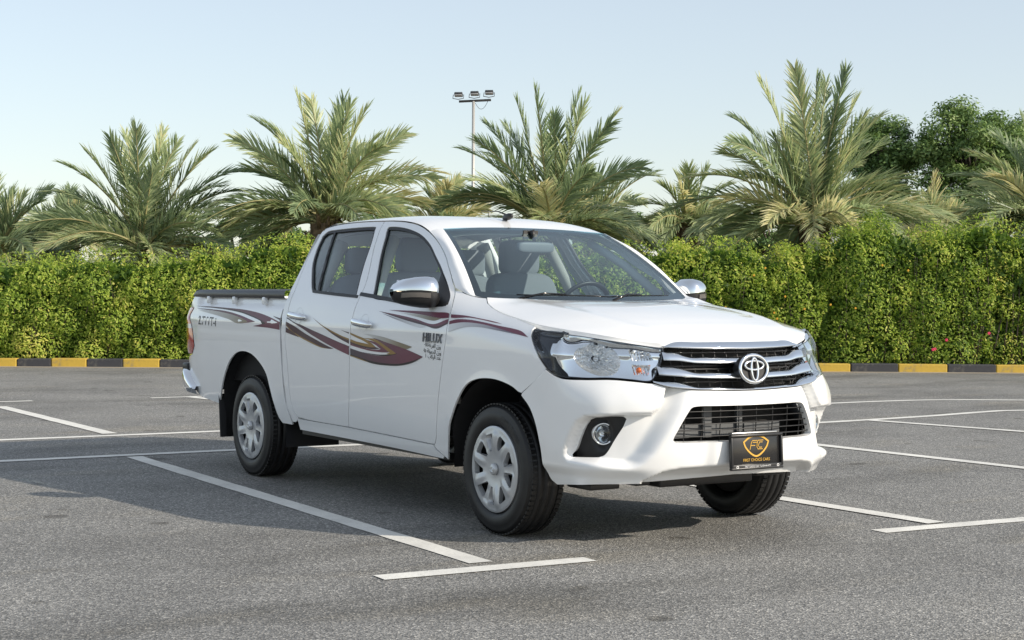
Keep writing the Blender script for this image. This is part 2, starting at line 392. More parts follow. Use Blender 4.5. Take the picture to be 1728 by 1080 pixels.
CAB_REAR_X=[[-2.44,0.405],[-2.487,0.5],[-2.492,0.716],[-2.508,0.976],[-2.512,1.08],[-2.495,1.16],[-2.49,1.25],[-2.475,1.4],[-2.455,1.52],[-2.44,1.6],[-2.425,1.635]]
LINES=[([-4.654,-1.108],[0.696,-1.363],0.125),([0.816,-1.954],[0.877,-0.881],0.125),([-10.279,-0.562],[-6.596,-0.629],0.13),([-3.879,1.35],[0.842,1.432],0.125),([0.904,0.936],[0.98,1.97],0.125),([0.98,1.97],[0.985,2.032],0.125),([-4.327,3.984],[0.965,4.172],0.125),([-4.639,6.262],[-1.263,6.875],0.12),([-10.883,1.303],[-10.886,1.983],0.11),([-10.835,1.76],[-9.545,1.921],0.11),([-11.0,-0.366],[-10.981,-0.017],0.11),([-11.057,-1.413],[-11.0,-0.366],0.11)]
CURVES=[([[-6.52,-3.993],[-6.46,-1.598],[-6.41,0.398],[-6.484,2.936],[-6.533,5.915],[-6.562,7.647],[-6.54,8.548],[-6.381,9.347],[-5.909,10.101],[-5.343,11.006]],0.12),([[-4.837,-4.185],[-4.794,-2.05],[-4.758,-0.271],[-4.675,0.949],[-4.637,3.031],[-4.581,5.699],[-4.665,7.148],[-4.838,8.483],[-4.765,8.75],[-4.546,9.551]],0.125)]
KERB0=[-18.978,1.799]
KERB1=[-10.261,15.237]
KJOINTS=[-9.935,-9.335,-8.735,-8.135,-7.535,-6.935,-6.335,-5.735,-5.135,-4.535,-3.935,-3.335,-2.735,-2.135,-1.535,-0.935,-0.335,0.261,0.802,1.36,1.928,2.505,3.095,3.695,4.308,4.932,5.568,6.215,6.874,7.544,8.226,8.919,9.624,10.34,11.068,11.807,12.558,13.319,14.062,14.828,15.584,16.349,17.123,17.923,18.723,19.523,20.323,21.123,21.923,22.723,23.523,24.323,25.123,25.923,26.723,27.523]
HL=[[7.401,1.062],[7.249,1.028],[6.908,0.986],[6.52,0.923],[6.151,0.872],[5.851,0.844],[5.579,0.828],[5.032,0.826],[4.154,0.829],[3.493,0.822],[3.003,0.814],[2.798,0.835],[2.53,0.889],[2.382,0.931],[2.278,0.977],[2.818,0.988],[3.829,1.012],[4.885,1.035],[6.72,1.053]]
HLBZ=[[5.85,1.031],[6.047,1.008],[5.974,0.991],[6.268,0.99],[6.048,0.938],[5.776,0.923],[5.659,0.883],[5.507,0.847]]
FOG=[[5.175,0.635],[4.975,0.642],[3.99,0.648],[3.871,0.637],[3.979,0.599],[4.253,0.529],[4.459,0.482],[4.626,0.46],[4.842,0.451],[5.285,0.447],[5.604,0.445],[5.639,0.457],[5.536,0.507],[5.413,0.572],[5.31,0.611]]
FOGC=[[4.854,0.562],[4.481,0.564],[4.876,0.614]]
INTAKE=[[0.046,0.696],[1.701,0.699],[1.871,0.687],[2.339,0.56],[2.379,0.539],[2.271,0.528],[0.658,0.524],[0.089,0.525]]
BUMP_BOT=[[6.53,0.297],[4.646,0.319],[3.151,0.326],[1.685,0.338],[0.449,0.345],[0.002,0.348]]
RECESS=[[5.189,0.651],[3.822,0.664],[2.999,0.671],[2.744,0.718],[2.461,0.773],[1.933,0.75],[2.151,0.661],[2.829,0.478],[3.503,0.407],[4.894,0.42],[5.678,0.429],[5.746,0.454],[5.564,0.552],[5.4,0.62]]
VALANCE=[[3.083,0.335],[2.542,0.385],[2.001,0.4],[0.748,0.408],[0.073,0.411],[-0.034,0.355],[1.71,0.348]]
BAR0T=[[2.316,0.983],[1.991,1.0],[1.205,1.003],[-0.03,1.003]]
BAR0B=[[2.302,0.979],[1.707,0.973],[1.081,0.969],[0.032,0.965]]
BAR1T=[[2.354,0.956],[1.931,0.951],[1.688,0.937],[1.113,0.932],[0.088,0.927]]
BAR1B=[[2.461,0.916],[1.853,0.912],[1.542,0.904],[1.159,0.901],[0.137,0.896]]
BAR2T=[[2.588,0.889],[1.882,0.878],[1.609,0.863],[1.067,0.86],[0.201,0.856]]
BAR2B=[[2.731,0.849],[1.847,0.838],[1.398,0.832],[0.938,0.829],[0.245,0.826]]
BAR3T=[[2.867,0.825],[1.896,0.809],[1.654,0.795],[1.082,0.791],[0.298,0.786]]
BAR3B=[[2.923,0.815],[2.562,0.796],[1.772,0.781],[1.098,0.777],[0.312,0.772]]
EMB=[[-0.134,0.873]]
MIRF=[[-0.772,1.35],[-0.621,1.255],[-0.562,1.207],[-0.534,1.172],[-0.564,1.161],[-0.762,1.156],[-0.757,1.212],[-0.733,1.278]]
BELT_F=[[-0.54,1.162],[-0.733,1.152],[-0.899,1.159],[-1.171,1.182],[-1.367,1.198],[-1.534,1.211]]
BELT_R=[[-1.549,1.197],[-1.865,1.211],[-2.152,1.226]]
HANDLES=[[-2.267,1.081],[-2.4,1.087],[-2.127,1.076],[-1.377,1.054],[-1.51,1.059],[-1.23,1.047]]
DECALS=[('A1','maroon',[[-4.064,1.124],[-3.763,1.124],[-3.485,1.119],[-3.227,1.113],[-3.045,1.105],[-2.846,1.088],[-2.68,1.065],[-2.521,1.037],[-2.531,0.988],[-2.697,0.997],[-2.947,1.003],[-2.795,1.02],[-2.743,1.025],[-2.821,1.041],[-2.973,1.064],[-3.149,1.088],[-3.385,1.104],[-3.695,1.117]]),('A1e','black',[[-4.064,1.124],[-3.761,1.12],[-3.387,1.11],[-3.152,1.094],[-2.965,1.07],[-2.813,1.045],[-2.738,1.026],[-2.795,1.02],[-2.819,1.038],[-2.972,1.063],[-3.149,1.086],[-3.384,1.103],[-3.695,1.116]]),('A2t','tan',[[-3.987,1.1],[-3.622,1.095],[-3.351,1.078],[-3.129,1.051],[-3.031,1.033],[-3.051,1.024],[-3.209,1.017],[-3.35,1.04],[-3.607,1.065],[-3.85,1.085]]),('A2','maroon',[[-4.025,1.109],[-3.69,1.104],[-3.428,1.095],[-3.188,1.073],[-2.907,1.034],[-3.008,1.025],[-3.209,1.016],[-3.051,1.025],[-3.031,1.033],[-3.129,1.051],[-3.349,1.076],[-3.622,1.094],[-3.958,1.105]]),('A3','dark',[[-2.645,1.075],[-2.522,1.061],[-2.519,1.049],[-2.61,1.066]]),('B1','dark',[[-2.436,1.042],[-2.305,1.014],[-2.166,0.976],[-2.013,0.943],[-1.866,0.912],[-1.758,0.893],[-1.829,0.891],[-1.929,0.896],[-2.068,0.92],[-2.231,0.952],[-2.359,0.983],[-2.432,1.019]]),('B1g','gold',[[-2.432,1.023],[-2.358,0.99],[-2.231,0.957],[-2.068,0.925],[-1.929,0.9],[-1.829,0.893],[-1.929,0.895],[-2.068,0.917],[-2.231,0.949],[-2.359,0.981],[-2.432,1.016]]),('B2','dark',[[-2.436,1.007],[-2.329,0.976],[-2.241,0.949],[-2.328,0.959],[-2.439,0.975]]),('B3','maroon',[[-2.438,1.069],[-2.307,1.038],[-2.227,1.027],[-2.07,0.998],[-1.886,0.967],[-1.706,0.936],[-1.556,0.913],[-1.557,0.863],[-1.723,0.893],[-1.884,0.927],[-2.071,0.97],[-2.165,0.996],[-2.265,1.023],[-2.435,1.063]]),('B3k','black',[[-2.438,1.07],[-2.308,1.039],[-2.227,1.028],[-2.07,0.999],[-1.887,0.968],[-1.706,0.937],[-1.556,0.914],[-1.556,0.904],[-1.705,0.928],[-1.886,0.959],[-2.071,0.991],[-2.227,1.021],[-2.327,1.038]]),('B3g','gold',[[-2.265,1.023],[-2.164,1.0],[-2.071,0.976],[-1.884,0.933],[-1.723,0.899],[-1.556,0.87],[-1.557,0.863],[-1.723,0.892],[-1.884,0.926],[-2.071,0.969],[-2.165,0.995]]),('B4','dark',[[-2.074,1.075],[-1.929,1.034],[-1.795,1.001],[-1.665,0.975],[-1.558,0.958],[-1.556,0.929],[-1.663,0.951],[-1.779,0.98],[-1.882,1.015],[-2.002,1.052]]),('B4g','gold',[[-2.074,1.075],[-1.929,1.034],[-1.795,1.002],[-1.665,0.975],[-1.558,0.959],[-1.558,0.949],[-1.664,0.967],[-1.796,0.993],[-1.918,1.027]]),('B5','dark',[[-1.666,1.008],[-1.559,0.995],[-1.559,0.988]]),('C1t','tan',[[-1.383,0.992],[-1.286,0.991],[-1.133,0.98],[-0.961,0.958],[-0.795,0.935],[-0.869,0.92],[-0.974,0.935],[-1.131,0.956],[-1.249,0.975]]),('C1','maroon',[[-1.537,0.903],[-1.395,0.886],[-1.209,0.873],[-1.072,0.876],[-0.966,0.89],[-1.086,0.927],[-1.197,0.959],[-1.271,0.974],[-1.131,0.956],[-0.974,0.935],[-0.855,0.918],[-0.676,0.884],[-0.788,0.85],[-0.926,0.828],[-1.067,0.822],[-1.248,0.825],[-1.397,0.842],[-1.538,0.859]]),('C1b','black',[[-1.538,0.859],[-1.397,0.841],[-1.248,0.824],[-1.067,0.821],[-0.927,0.827],[-0.788,0.849],[-0.674,0.884],[-0.767,0.863],[-0.926,0.838],[-1.067,0.832],[-1.233,0.836],[-1.396,0.851],[-1.537,0.869]]),('C1bg','gold',[[-1.538,0.858],[-1.397,0.84],[-1.3,0.829],[-1.397,0.846],[-1.537,0.863]]),('C1u','black',[[-1.271,0.974],[-1.132,0.957],[-0.974,0.936],[-0.855,0.918],[-0.676,0.885],[-0.74,0.888],[-0.862,0.911],[-0.98,0.928],[-1.138,0.949]]),('C1i','black',[[-1.395,0.886],[-1.209,0.874],[-1.072,0.876],[-0.959,0.891],[-0.931,0.897],[-0.973,0.897],[-1.072,0.884],[-1.209,0.879]]),('C1i2','black',[[-1.197,0.959],[-1.072,0.927],[-0.966,0.891],[-0.927,0.896],[-1.044,0.926],[-1.145,0.951]]),('C1o','gold',[[-1.328,0.862],[-1.174,0.855],[-1.03,0.858],[-0.918,0.866],[-0.814,0.885],[-0.855,0.899],[-0.75,0.891],[-0.835,0.871],[-0.918,0.855],[-1.038,0.846],[-1.189,0.845]]),('C2','gold',[[-1.368,0.967],[-1.241,0.967],[-1.197,0.959],[-1.072,0.927],[-0.976,0.892],[-1.029,0.885],[-1.093,0.886],[-1.052,0.894],[-1.129,0.919],[-1.218,0.946],[-1.3,0.96]]),('C3','maroon',[[-1.334,0.958],[-1.218,0.947],[-1.129,0.92],[-1.057,0.895],[-1.158,0.893],[-1.29,0.897],[-1.425,0.909],[-1.537,0.922],[-1.537,0.932],[-1.433,0.917],[-1.297,0.906],[-1.18,0.907],[-1.158,0.911],[-1.224,0.933]]),('C4k','dark',[[-1.538,0.942],[-1.434,0.928],[-1.298,0.918],[-1.216,0.919],[-1.165,0.912],[-1.283,0.907],[-1.433,0.917],[-1.537,0.932]]),('C4','gold',[[-1.54,0.994],[-1.437,0.977],[-1.36,0.965],[-1.292,0.948],[-1.216,0.919],[-1.298,0.918],[-1.434,0.928],[-1.538,0.942],[-1.539,0.957],[-1.458,0.945],[-1.302,0.934],[-1.374,0.952],[-1.475,0.971],[-1.54,0.985]]),('D1','maroon',[[-1.119,1.133],[-0.817,1.132],[-0.58,1.128],[-0.46,1.124],[-0.44,1.101],[-0.511,1.097],[-0.744,1.114]]),('D1t','tan',[[-0.97,1.119],[-0.743,1.112],[-0.511,1.095],[-0.585,1.082],[-0.76,1.098]]),('D2f','grey',[[-1.185,1.113],[-0.912,1.079],[-0.652,1.052],[-0.706,1.041],[-0.974,1.076]]),('D2','maroon',[[-1.231,1.125],[-0.988,1.107],[-0.793,1.089],[-0.582,1.064],[-0.438,1.095],[-0.43,1.069],[-0.533,1.041],[-0.652,1.053],[-0.913,1.081]]),('D2k','dark',[[-1.231,1.125],[-0.985,1.099],[-0.788,1.079],[-0.557,1.052],[-0.43,1.076],[-0.43,1.069],[-0.533,1.041],[-0.652,1.053],[-0.913,1.081]]),('F1','maroon',[[-0.437,1.119],[-0.312,1.115],[-0.166,1.102],[-0.058,1.091],[0.041,1.078],[-0.016,1.082],[-0.158,1.097],[-0.264,1.105],[-0.422,1.102]]),('F2f','grey',[[-0.413,1.066],[-0.352,1.075],[-0.27,1.081],[-0.13,1.075],[0.015,1.059],[0.233,1.029],[0.063,1.044],[-0.113,1.059],[-0.236,1.058],[-0.321,1.044],[-0.406,1.026]]),('F2','maroon',[[-0.419,1.083],[-0.355,1.094],[-0.243,1.094],[-0.108,1.083],[0.033,1.068],[0.173,1.055],[0.246,1.043],[0.316,1.018],[0.233,1.029],[0.015,1.059],[-0.129,1.075],[-0.269,1.08],[-0.352,1.074],[-0.412,1.066]])]
TXT={'hilux':[[-0.698,0.968],[-0.473,0.972],[-0.683,1.007],[-0.46,1.003]],'ar':[[-0.49,0.943],[-0.651,0.953],[-0.495,0.908],[-0.656,0.924],[-0.501,0.885],[-0.623,0.894]],'vvt':[[-3.939,0.995],[-3.575,0.987],[-3.9,1.042]]}
PALMS=[('P1','date palm left of the truck with a wide fan of fronds behind the hedge',[-21.34,4.99,1.9],[[-1.78,1.14],[-1.39,1.62],[-1.06,1.86],[-0.49,2.09],[-0.38,2.23],[-0.03,2.28],[0.29,2.28],[0.61,2.04],[0.84,2.05],[1.19,1.91],[1.75,1.51],[-1.92,0.64],[-1.86,0.27],[-1.65,-0.07],[1.51,0.96],[1.4,0.37],[-1.31,1.01],[-0.78,0.27],[0.92,0.16]],16,2.5,11,0.15),('P0','date palm cut off by the left edge of the photo',[-23.28,2.88,1.82],[[0.5,1.16],[0.78,1.03],[-0.56,1.32],[0.3,1.19],[1.06,0.56],[0.9,0.13],[0.73,-0.09],[-0.13,1.43]],14,2.2,12,0.15),('P2','tall date palm rising behind the truck bed',[-19.17,7.49,2.46],[[-1.58,1.46],[-1.19,1.82],[-0.94,1.71],[-0.51,2.32],[-0.25,2.24],[0.32,2.3],[0.82,2.02],[0.51,2.11],[1.46,1.65],[2.13,0.91],[2.08,0.75],[1.84,0.35],[-1.54,0.91],[-2.09,0.28],[-2.05,-0.14],[-1.82,-0.42],[-1.44,-0.63],[0.98,1.53],[-0.79,1.17],[1.19,0.75],[1.5,0.23],[-1.11,-0.5]],14,2.6,13,0.15),('P3','date palm standing behind the cab roof of the truck',[-17.85,11.43,2.31],[[-1.7,1.59],[-1.23,2.09],[-0.67,2.5],[-0.33,2.69],[0.04,2.2],[0.5,2.63],[0.6,2.44],[1.22,2.29],[1.08,2.07],[1.94,1.1],[1.67,1.23],[-2.11,0.45],[-1.51,0.99],[-1.4,1.7],[-0.86,2.07],[-1.73,0.67],[1.51,0.35],[-1.08,0.78],[0.76,0.99]],12,2.6,14,0.15),('P4','largest date palm,tallest crown,behind the truck bonnet',[-14.55,14.76,2.43],[[-1.43,2.0],[-1.05,2.59],[-0.39,2.87],[0.04,2.73],[0.25,2.66],[0.62,2.89],[0.88,2.4],[1.28,2.06],[0.89,2.01],[-2.32,0.83],[-1.8,0.37],[-2.55,0.31],[-2.21,-0.13],[-1.74,-0.31],[1.98,0.57],[2.28,-0.21],[1.81,0.89],[2.38,0.1],[-1.22,-0.47],[-0.75,-0.54],[-0.44,-0.61],[-2.0,0.05],[-0.75,1.57],[-0.28,1.98],[0.5,2.19],[-1.38,0.94],[-1.64,1.36],[1.13,0.83],[0.29,-0.63],[0.81,-0.52],[1.54,-0.52]],18,2.9,15,0.15),('P5','date palm cut off by the right edge of the photo',[-12.68,18.63,2.42],[[-1.54,1.01],[-1.45,0.37],[-1.33,-0.16],[-0.8,1.8],[-1.22,1.33],[-1.11,-0.37],[-0.48,2.07],[0.37,1.96],[-1.75,0.58],[0.9,1.43]],16,2.6,16,0.15),('P6','small date palm between the cab palm and the largest palm',[-18.85,15.45,2.6],[[-0.62,0.81],[-0.27,1.01],[-1.07,0.39],[0.3,1.1],[0.77,0.81],[0.89,0.33],[-0.71,0.1],[-0.95,-0.08],[-0.06,1.16]],10,1.7,17,0.15),('P7','young date palm close behind the cab roof on its left flank',[-19.99,13.65,2.39],[[0.32,1.13],[1.46,1.31],[-0.18,0.99],[0.77,1.13],[-0.59,0.77],[0.89,0.42],[0.42,0.77],[1.48,0.18],[-1.01,0.3]],8,1.9,18,0.35),('P8','young palm with yellowed fronds between the bed palm and the cab palm',[-22.39,11.75,2.53],[[-0.01,0.92],[-0.33,0.77],[0.33,1.04],[0.55,0.67],[-0.55,0.49],[-0.67,0.18],[0.67,0.18],[0.92,0.43]],8,1.3,19,0.6),('P9','young palm seen between the leftmost two palms',[-27.55,5.5,2.39],[[-0.44,0.57],[0.19,0.72],[-0.13,0.63],[0.5,0.57],[-0.63,0.31],[0.76,0.31],[0.38,0.69]],9,1.4,20,0.4),('P10','young palm with an upright yellow frond left of the rightmost palm',[-16.2,19.61,2.37],[[-0.02,1.28],[-0.24,0.83],[0.24,0.65],[0.48,0.59],[-0.48,0.48],[0.59,0.24],[0.36,0.71]],8,1.4,21,0.65)]
TREES=[('dark broadleaf tree just right of the largest palm', [-26.25, 28.13, 4.79], 1.09, 1.49, 31), ('big rounded broadleaf tree at the right, behind the palms', [-24.19, 29.49, 4.92], 1.68, 1.75, 32), ('broadleaf tree at the far right edge behind the palms', [-24.63, 32.54, 4.81], 1.44, 1.61, 33), ('low distant bush seen past the right windscreen pillar', [-34.7, 25.97, 3.19], 1.03, 0.52, 34), ('distant bush low behind the hedge at the far left', [-30.88, 5.84, 2.17], 1.64, 0.71, 35), ('distant bush low behind the hedge between the two left palms', [-28.42, 9.71, 2.2], 1.64, 0.68, 36), ('distant bush low behind the second palm from the left', [-28.49, 7.74, 2.11], 1.2, 0.53, 40), ('distant bush low beside the trunk of the palm behind the truck bed', [-26.74, 10.49, 2.4], 1.13, 0.56, 41), ('distant bush low beside the trunk of the largest palm', [-21.03, 19.48, 2.42], 1.2, 0.56, 42), ('distant bush low between the cab palm and the largest palm', [-22.59, 18.88, 2.37], 1.78, 0.71, 37), ('distant bush low right of the largest palm', [-19.88, 23.15, 2.57], 1.78, 0.85, 38), ('distant bush low behind the hedge just left of the cab', [-26.55, 12.65, 2.26], 1.64, 0.71, 39)]
POLE=[[-30.64, 17.47, 4.26], [-30.67, 17.49, 6.3], 0.01584]
POLE2=[-61.08, 36.73, 5.0]
HEDGE=[[-1.52, 1.63], [-0.36, 1.61], [0.22, 1.66], [0.82, 1.64], [1.4, 1.74], [1.98, 1.64], [2.56, 1.7], [3.04, 1.82], [3.52, 1.75], [4.0, 1.93], [4.5, 1.99], [5.08, 1.86], [6.42, 1.82], [8.36, 1.78], [9.8, 1.89], [10.38, 1.86], [10.86, 1.95], [11.44, 1.97], [12.02, 1.83], [12.4, 1.76], [12.88, 1.91], [13.28, 2.13], [13.66, 2.27], [14.04, 2.31], [14.34, 2.16], [14.62, 1.99], [15.0, 2.14], [15.4, 2.31], [15.68, 2.38], [15.96, 2.24], [16.34, 2.19], [17.02, 2.27], [17.98, 2.23]]
# ================================================================== SETTING
def asphalt_nodes(nt,b):
    co=objco(nt)
    v=nd(nt,'ShaderNodeTexVoronoi'); v.inputs['Scale'].default_value=125; nt.links.new(co,v.inputs['Vector'])
    g=nd(nt,'ShaderNodeSeparateColor'); nt.links.new(v.outputs['Color'],g.inputs[0])
    c=ramp(nt,g.outputs[0],[(.0,(.105,.105,.104)),(.5,(.198,.197,.192)),(.85,(.295,.292,.283)),(1,(.50,.49,.465))])
    n2=noise(nt,co,38,6,.8); c2=ramp(nt,n2,[(.30,(.55,.55,.55)),(.7,(1.38,1.38,1.37))])
    c=mixc(nt,1.0,c,c2,'MULTIPLY')
    n3=noise(nt,co,.55,6,.62); c3=ramp(nt,n3,[(.28,(.70,.69,.675)),(.5,(1.03,1.02,1.0)),(.72,(1.22,1.20,1.16))]); c=mixc(nt,1.0,c,c3,'MULTIPLY')
    # oil and tyre stains
    mp=nd(nt,'ShaderNodeMapping'); mp.inputs['Scale'].default_value=(1.0,.35,1); mp.inputs['Rotation'].default_value=(0,0,R(12)); nt.links.new(co,mp.inputs[0])
    n4=noise(nt,mp.outputs[0],.9,5,.6); c4=ramp(nt,n4,[(.53,(1,1,1)),(.68,(.66,.655,.64))]); c=mixc(nt,1.0,c,c4,'MULTIPLY')
    n5=noise(nt,mp.outputs[0],1.7,3,.5); c5=ramp(nt,n5,[(.56,(1,1,1)),(.70,(1.08,1.045,.98))]); c=mixc(nt,1.0,c,c5,'MULTIPLY')
    # chalky scuffs and small pale specks
    mp2=nd(nt,'ShaderNodeMapping'); mp2.inputs['Scale'].default_value=(.5,3.2,1); mp2.inputs['Rotation'].default_value=(0,0,R(-58)); nt.links.new(co,mp2.inputs[0])
    n6=noise(nt,mp2.outputs[0],1.3,7,.75); c6=ramp(nt,n6,[(.69,(1,1,1)),(.76,(1.7,1.68,1.62))]); c=mixc(nt,1.0,c,c6,'MULTIPLY')
    n7=noise(nt,co,2.6,2,.4); c7=ramp(nt,n7,[(.70,(1,1,1)),(.735,(.58,.57,.55)),(.80,(.50,.49,.47))]); c=mixc(nt,1.0,c,c7,'MULTIPLY')   # oil drips
    nt.links.new(c,b.inputs['Base Color'])
    r=ramp(nt,g.outputs[1],[(0,(.62,.62,.62)),(1,(.95,.95,.95))]); nt.links.new(r,b.inputs['Roughness'])
    bump(nt,b,v.outputs['Distance'],.55,.008)
M['asphalt']=mat('asphalt',(.1,.1,.1),.85,build=asphalt_nodes)
def line_nodes(nt,b):
    co=objco(nt); n=noise(nt,co,60,5,.75); n2=noise(nt,co,3.5,4,.6); n8=noise(nt,co,11,7,.8)
    c=ramp(nt,n,[(.28,(.40,.39,.365)),(.40,(.74,.73,.69)),(.7,(.84,.825,.785))]); c2=ramp(nt,n2,[(.35,(.82,.82,.81)),(.65,(1.02,1.02,1.0))])
    c8=ramp(nt,n8,[(.30,(.34,.335,.32)),(.38,(1,1,1))]); nt.links.new(mixc(nt,1,mixc(nt,1,c,c2,'MULTIPLY'),c8,'MULTIPLY'),b.inputs['Base Color']); bump(nt,b,n,.4,.004)
M['line']=mat('road_paint',(.6,.58,.53),.8,build=line_nodes)
g=mk('ground',[(-900,-900,0),(900,-900,0),(900,900,0),(-900,900,0)],[[0,1,2,3]],M['asphalt'],smooth=False); tag(g,'grey asphalt of the parking lot','asphalt',kind='structure')
# painted bay markings: centre lines on the ground (start, end, width)
def stripe(pts,wd,name='parking_line'):
    pts=resample(pts,.25,closed=False,corner=60) if len(pts)>2 else np.array([np.array(pts[0])+(np.array(pts[1])-np.array(pts[0]))*t for t in np.linspace(0,1,max(2,int(np.linalg.norm(np.array(pts[1])-np.array(pts[0]))/.2)))])
    rnd=random.Random(int(abs(pts[0][0]*1000))+int(abs(pts[0][1]*917)))
    T=np.gradient(pts,axis=0); T/=np.linalg.norm(T,axis=1)[:,None]; N=np.stack([-T[:,1],T[:,0]],1)
    z=.0035+.0007*(stripe.k%4); stripe.k+=1
    L=[];Rr=[]
    for p,n in zip(pts,N):
        L.append((*(p+n*(wd/2+rnd.uniform(-.004,.004))),z)); Rr.append((*(p-n*(wd/2+rnd.uniform(-.004,.004))),z))
    V=L+Rr; k=len(L); F=[[i,k+i,k+i+1,i+1] for i in range(k-1)]
    F=[f if 1 else f for f in F]
    o=mk(name,V,F,M['line'],smooth=False); tag(o,kind='structure'); return o
stripe.k=0
for a,b,wd in LINES: stripe([a,b],wd)
for pts,wd in CURVES: stripe(pts,wd)
# ------------------------------------------------------------------ kerb of painted stones
def kerb_nodes(base,dirt):
    def f(nt,b):
        co=objco(nt); n=noise(nt,co,5,8,.78); c=ramp(nt,n,[(.36,dirt),(.46,base),(.66,tuple(x*1.12 for x in base)),(.74,tuple(.5*x+.5*d for x,d in zip(base,dirt)))]); nt.links.new(c,b.inputs['Base Color'])
        bump(nt,b,noise(nt,co,45,4),.3,.01)
    return f
M['kerb_y']=mat('kerb_yellow',(.5,.33,.04),.75,build=kerb_nodes((.50,.335,.050),(.30,.23,.11)))
M['kerb_k']=mat('kerb_black',(.03,.03,.035),.75,build=kerb_nodes((.040,.041,.047),(.10,.095,.085)))
M['soil']=mat('planting_soil',(.13,.10,.07),.95,build=lambda nt,b:(nt.links.new(ramp(nt,noise(nt,objco(nt),6,6,.7),[(.3,(.07,.055,.04)),(.7,(.20,.16,.11))]),b.inputs['Base Color'])))
M['sand']=mat('kerb_joint_sand',(.32,.28,.22),.95)
K0=np.array(KERB0); KD=np.array(KERB1)-K0; KL=np.linalg.norm(KD); KD/=KL; KN=np.array([-KD[1],KD[0]])
kerb=link('kerb',None); tag(kerb,'kerb of alternating yellow and black stones along the hedge','kerb',kind='structure')
kang=math.atan2(KD[1],KD[0]); rk=random.Random(5)
kmesh={}
for i in range(len(KJOINTS)-1):
    a,b=KJOINTS[i],KJOINTS[i+1]; L=round(b-a,2); c=K0+KD*((a+b)/2)+KN*.08; key=(L,i%2)
    if key not in kmesh:
        v,f=bevbox(0,0,0,L-.008,.16,.26,.016); o=mk('kerb_stone',v,f,M['kerb_k' if i%2 else 'kerb_y'],smooth=False); kmesh[key]=o.data; bpy.data.objects.remove(o)
    o=bpy.data.objects.new('kerb_stone',kmesh[key]); COL.objects.link(o); o.parent=kerb
    o.location=(c[0],c[1],KTOP-.13+rk.uniform(-.006,.006)); o.rotation_euler=(rk.uniform(-.012,.012),rk.uniform(-.008,.008),kang+rk.uniform(-.005,.005))
# joint sand strip in front, soil bed behind
def ks(a,n,z): p=K0+KD*a+KN*n; return (p[0],p[1],z)
mk('sand_strip',[ks(-10,-.10,.003),ks(27.5,-.10,.003),ks(27.5,.02,.016),ks(-10,.02,.016)],[[0,1,2,3]],M['sand'],kerb,smooth=False)
sb=mk('planting_bed',[ks(-60,.12,KTOP-.05),ks(70,.12,KTOP-.05),ks(70,80,KTOP-.02),ks(-60,80,KTOP-.02)],[[0,1,2,3]],M['soil'],smooth=False); tag(sb,kind='structure')
# ================================================================== PICKUP TRUCK  (x forward, y left, z up, origin below the front axle)
truck=thing('pickup_truck','white double-cab pickup truck with maroon side stripes parked in a marked bay','pickup truck')
def fS(u,v): return u,S(u,v),v
def bed_disp(u,v):
    m=sst(1.118,1.140,v)*(1-sst(-2.60,-2.52,u)*0)*sst(-4.03,-3.96,u)
    return -.026*m
def fBed(u,v): return u,S(u,v)+bed_disp(u,v),v
_rec2=np.array([[5.189,.651],[4.6,.658],[3.822,.664],[3.05,.670],[2.86,.690],[2.70,.73],[2.52,.80],[-1,.80],[-1,.38],[3.5,.395],[4.894,.415],[5.678,.425],[5.746,.454],[5.564,.552],[5.4,.62]]); _val=np.array(VALANCE)
def _sd(P,t,z):     # signed distance (metres), positive inside
    d=segdist(P,t,z,(.17,1)); return np.where(inside(P,t,z),d,-d)
_vfull=np.concatenate([_val[:5],_val[:4][::-1]*np.array([-1,1]),np.array([[-3.0,.30],[3.0,.30]])])
def fW(t,z):
    t=np.asarray(t,float); z=np.asarray(z,float); a=np.abs(t)
    e=2e-3
    X,Y=W0(a,z); X1,Y1=W0(a+e,z); dx,dy=X1-X,Y1-Y; L=np.hypot(dx,dy)+1e-12
    nx,ny=dy/L,-dx/L     # outward in plan
    return X,Y,nx,ny,a
def fWp(t,z):           # plain front surface, both sides
    X,Y,nx,ny,a=fW(t,z); s=np.sign(t)+(np.sign(t)==0); return X,Y*s,np.asarray(z,float)+0*X
def fWb(t,z):           # bumper skin with its scoops
    X,Y,nx,ny,a=fW(t,z); s=np.sign(t)+(np.sign(t)==0); z=np.asarray(z,float)+0*X
    sd=_sd(_rec2,a,z)
    ain=np.interp(z,[.38,.478,.661,.78],[3.45,2.83,2.10,1.75])
    dep=.066*sst(-.003,.013+.035*sst(.49,.42,z),sd)*sst(0,1,(a-ain)/.80)
    vm=sst(-.006,.010,_sd(_vfull,a,z)); dep=dep+.022*vm+.050*vm*sst(.412,.352,z)
    dep=dep+.022*sst(.405,.345,z)*sst(2.5,3.6,a)
    # plate seat bulge
    dep=dep-.016*sst(1.35,1.0,a)*sst(.62,.54,z)*sst(.36,.42,z)
    return X-nx*dep,(Y-ny*dep)*s,z
def mirrorpoly(half):   # half loop from centre-top outward to centre-bottom (t>0) -> closed loop
    h=np.array(half,float); return np.concatenate([h,(h*np.array([-1,1]))[::-1]])
both=((-1,'r'),(1,'l'))
_a,_b=np.array(FEN_HOOD[-1]),np.array(FD_TOP[0])
FTOP=[[float(_a[0]+(_b[0]-_a[0])*t),float(_a[1]+(_b[1]-_a[1])*t-.012*math.sin(math.pi*t))] for t in np.linspace(0,1,6)]
A_=lambda L:np.array(L,float)
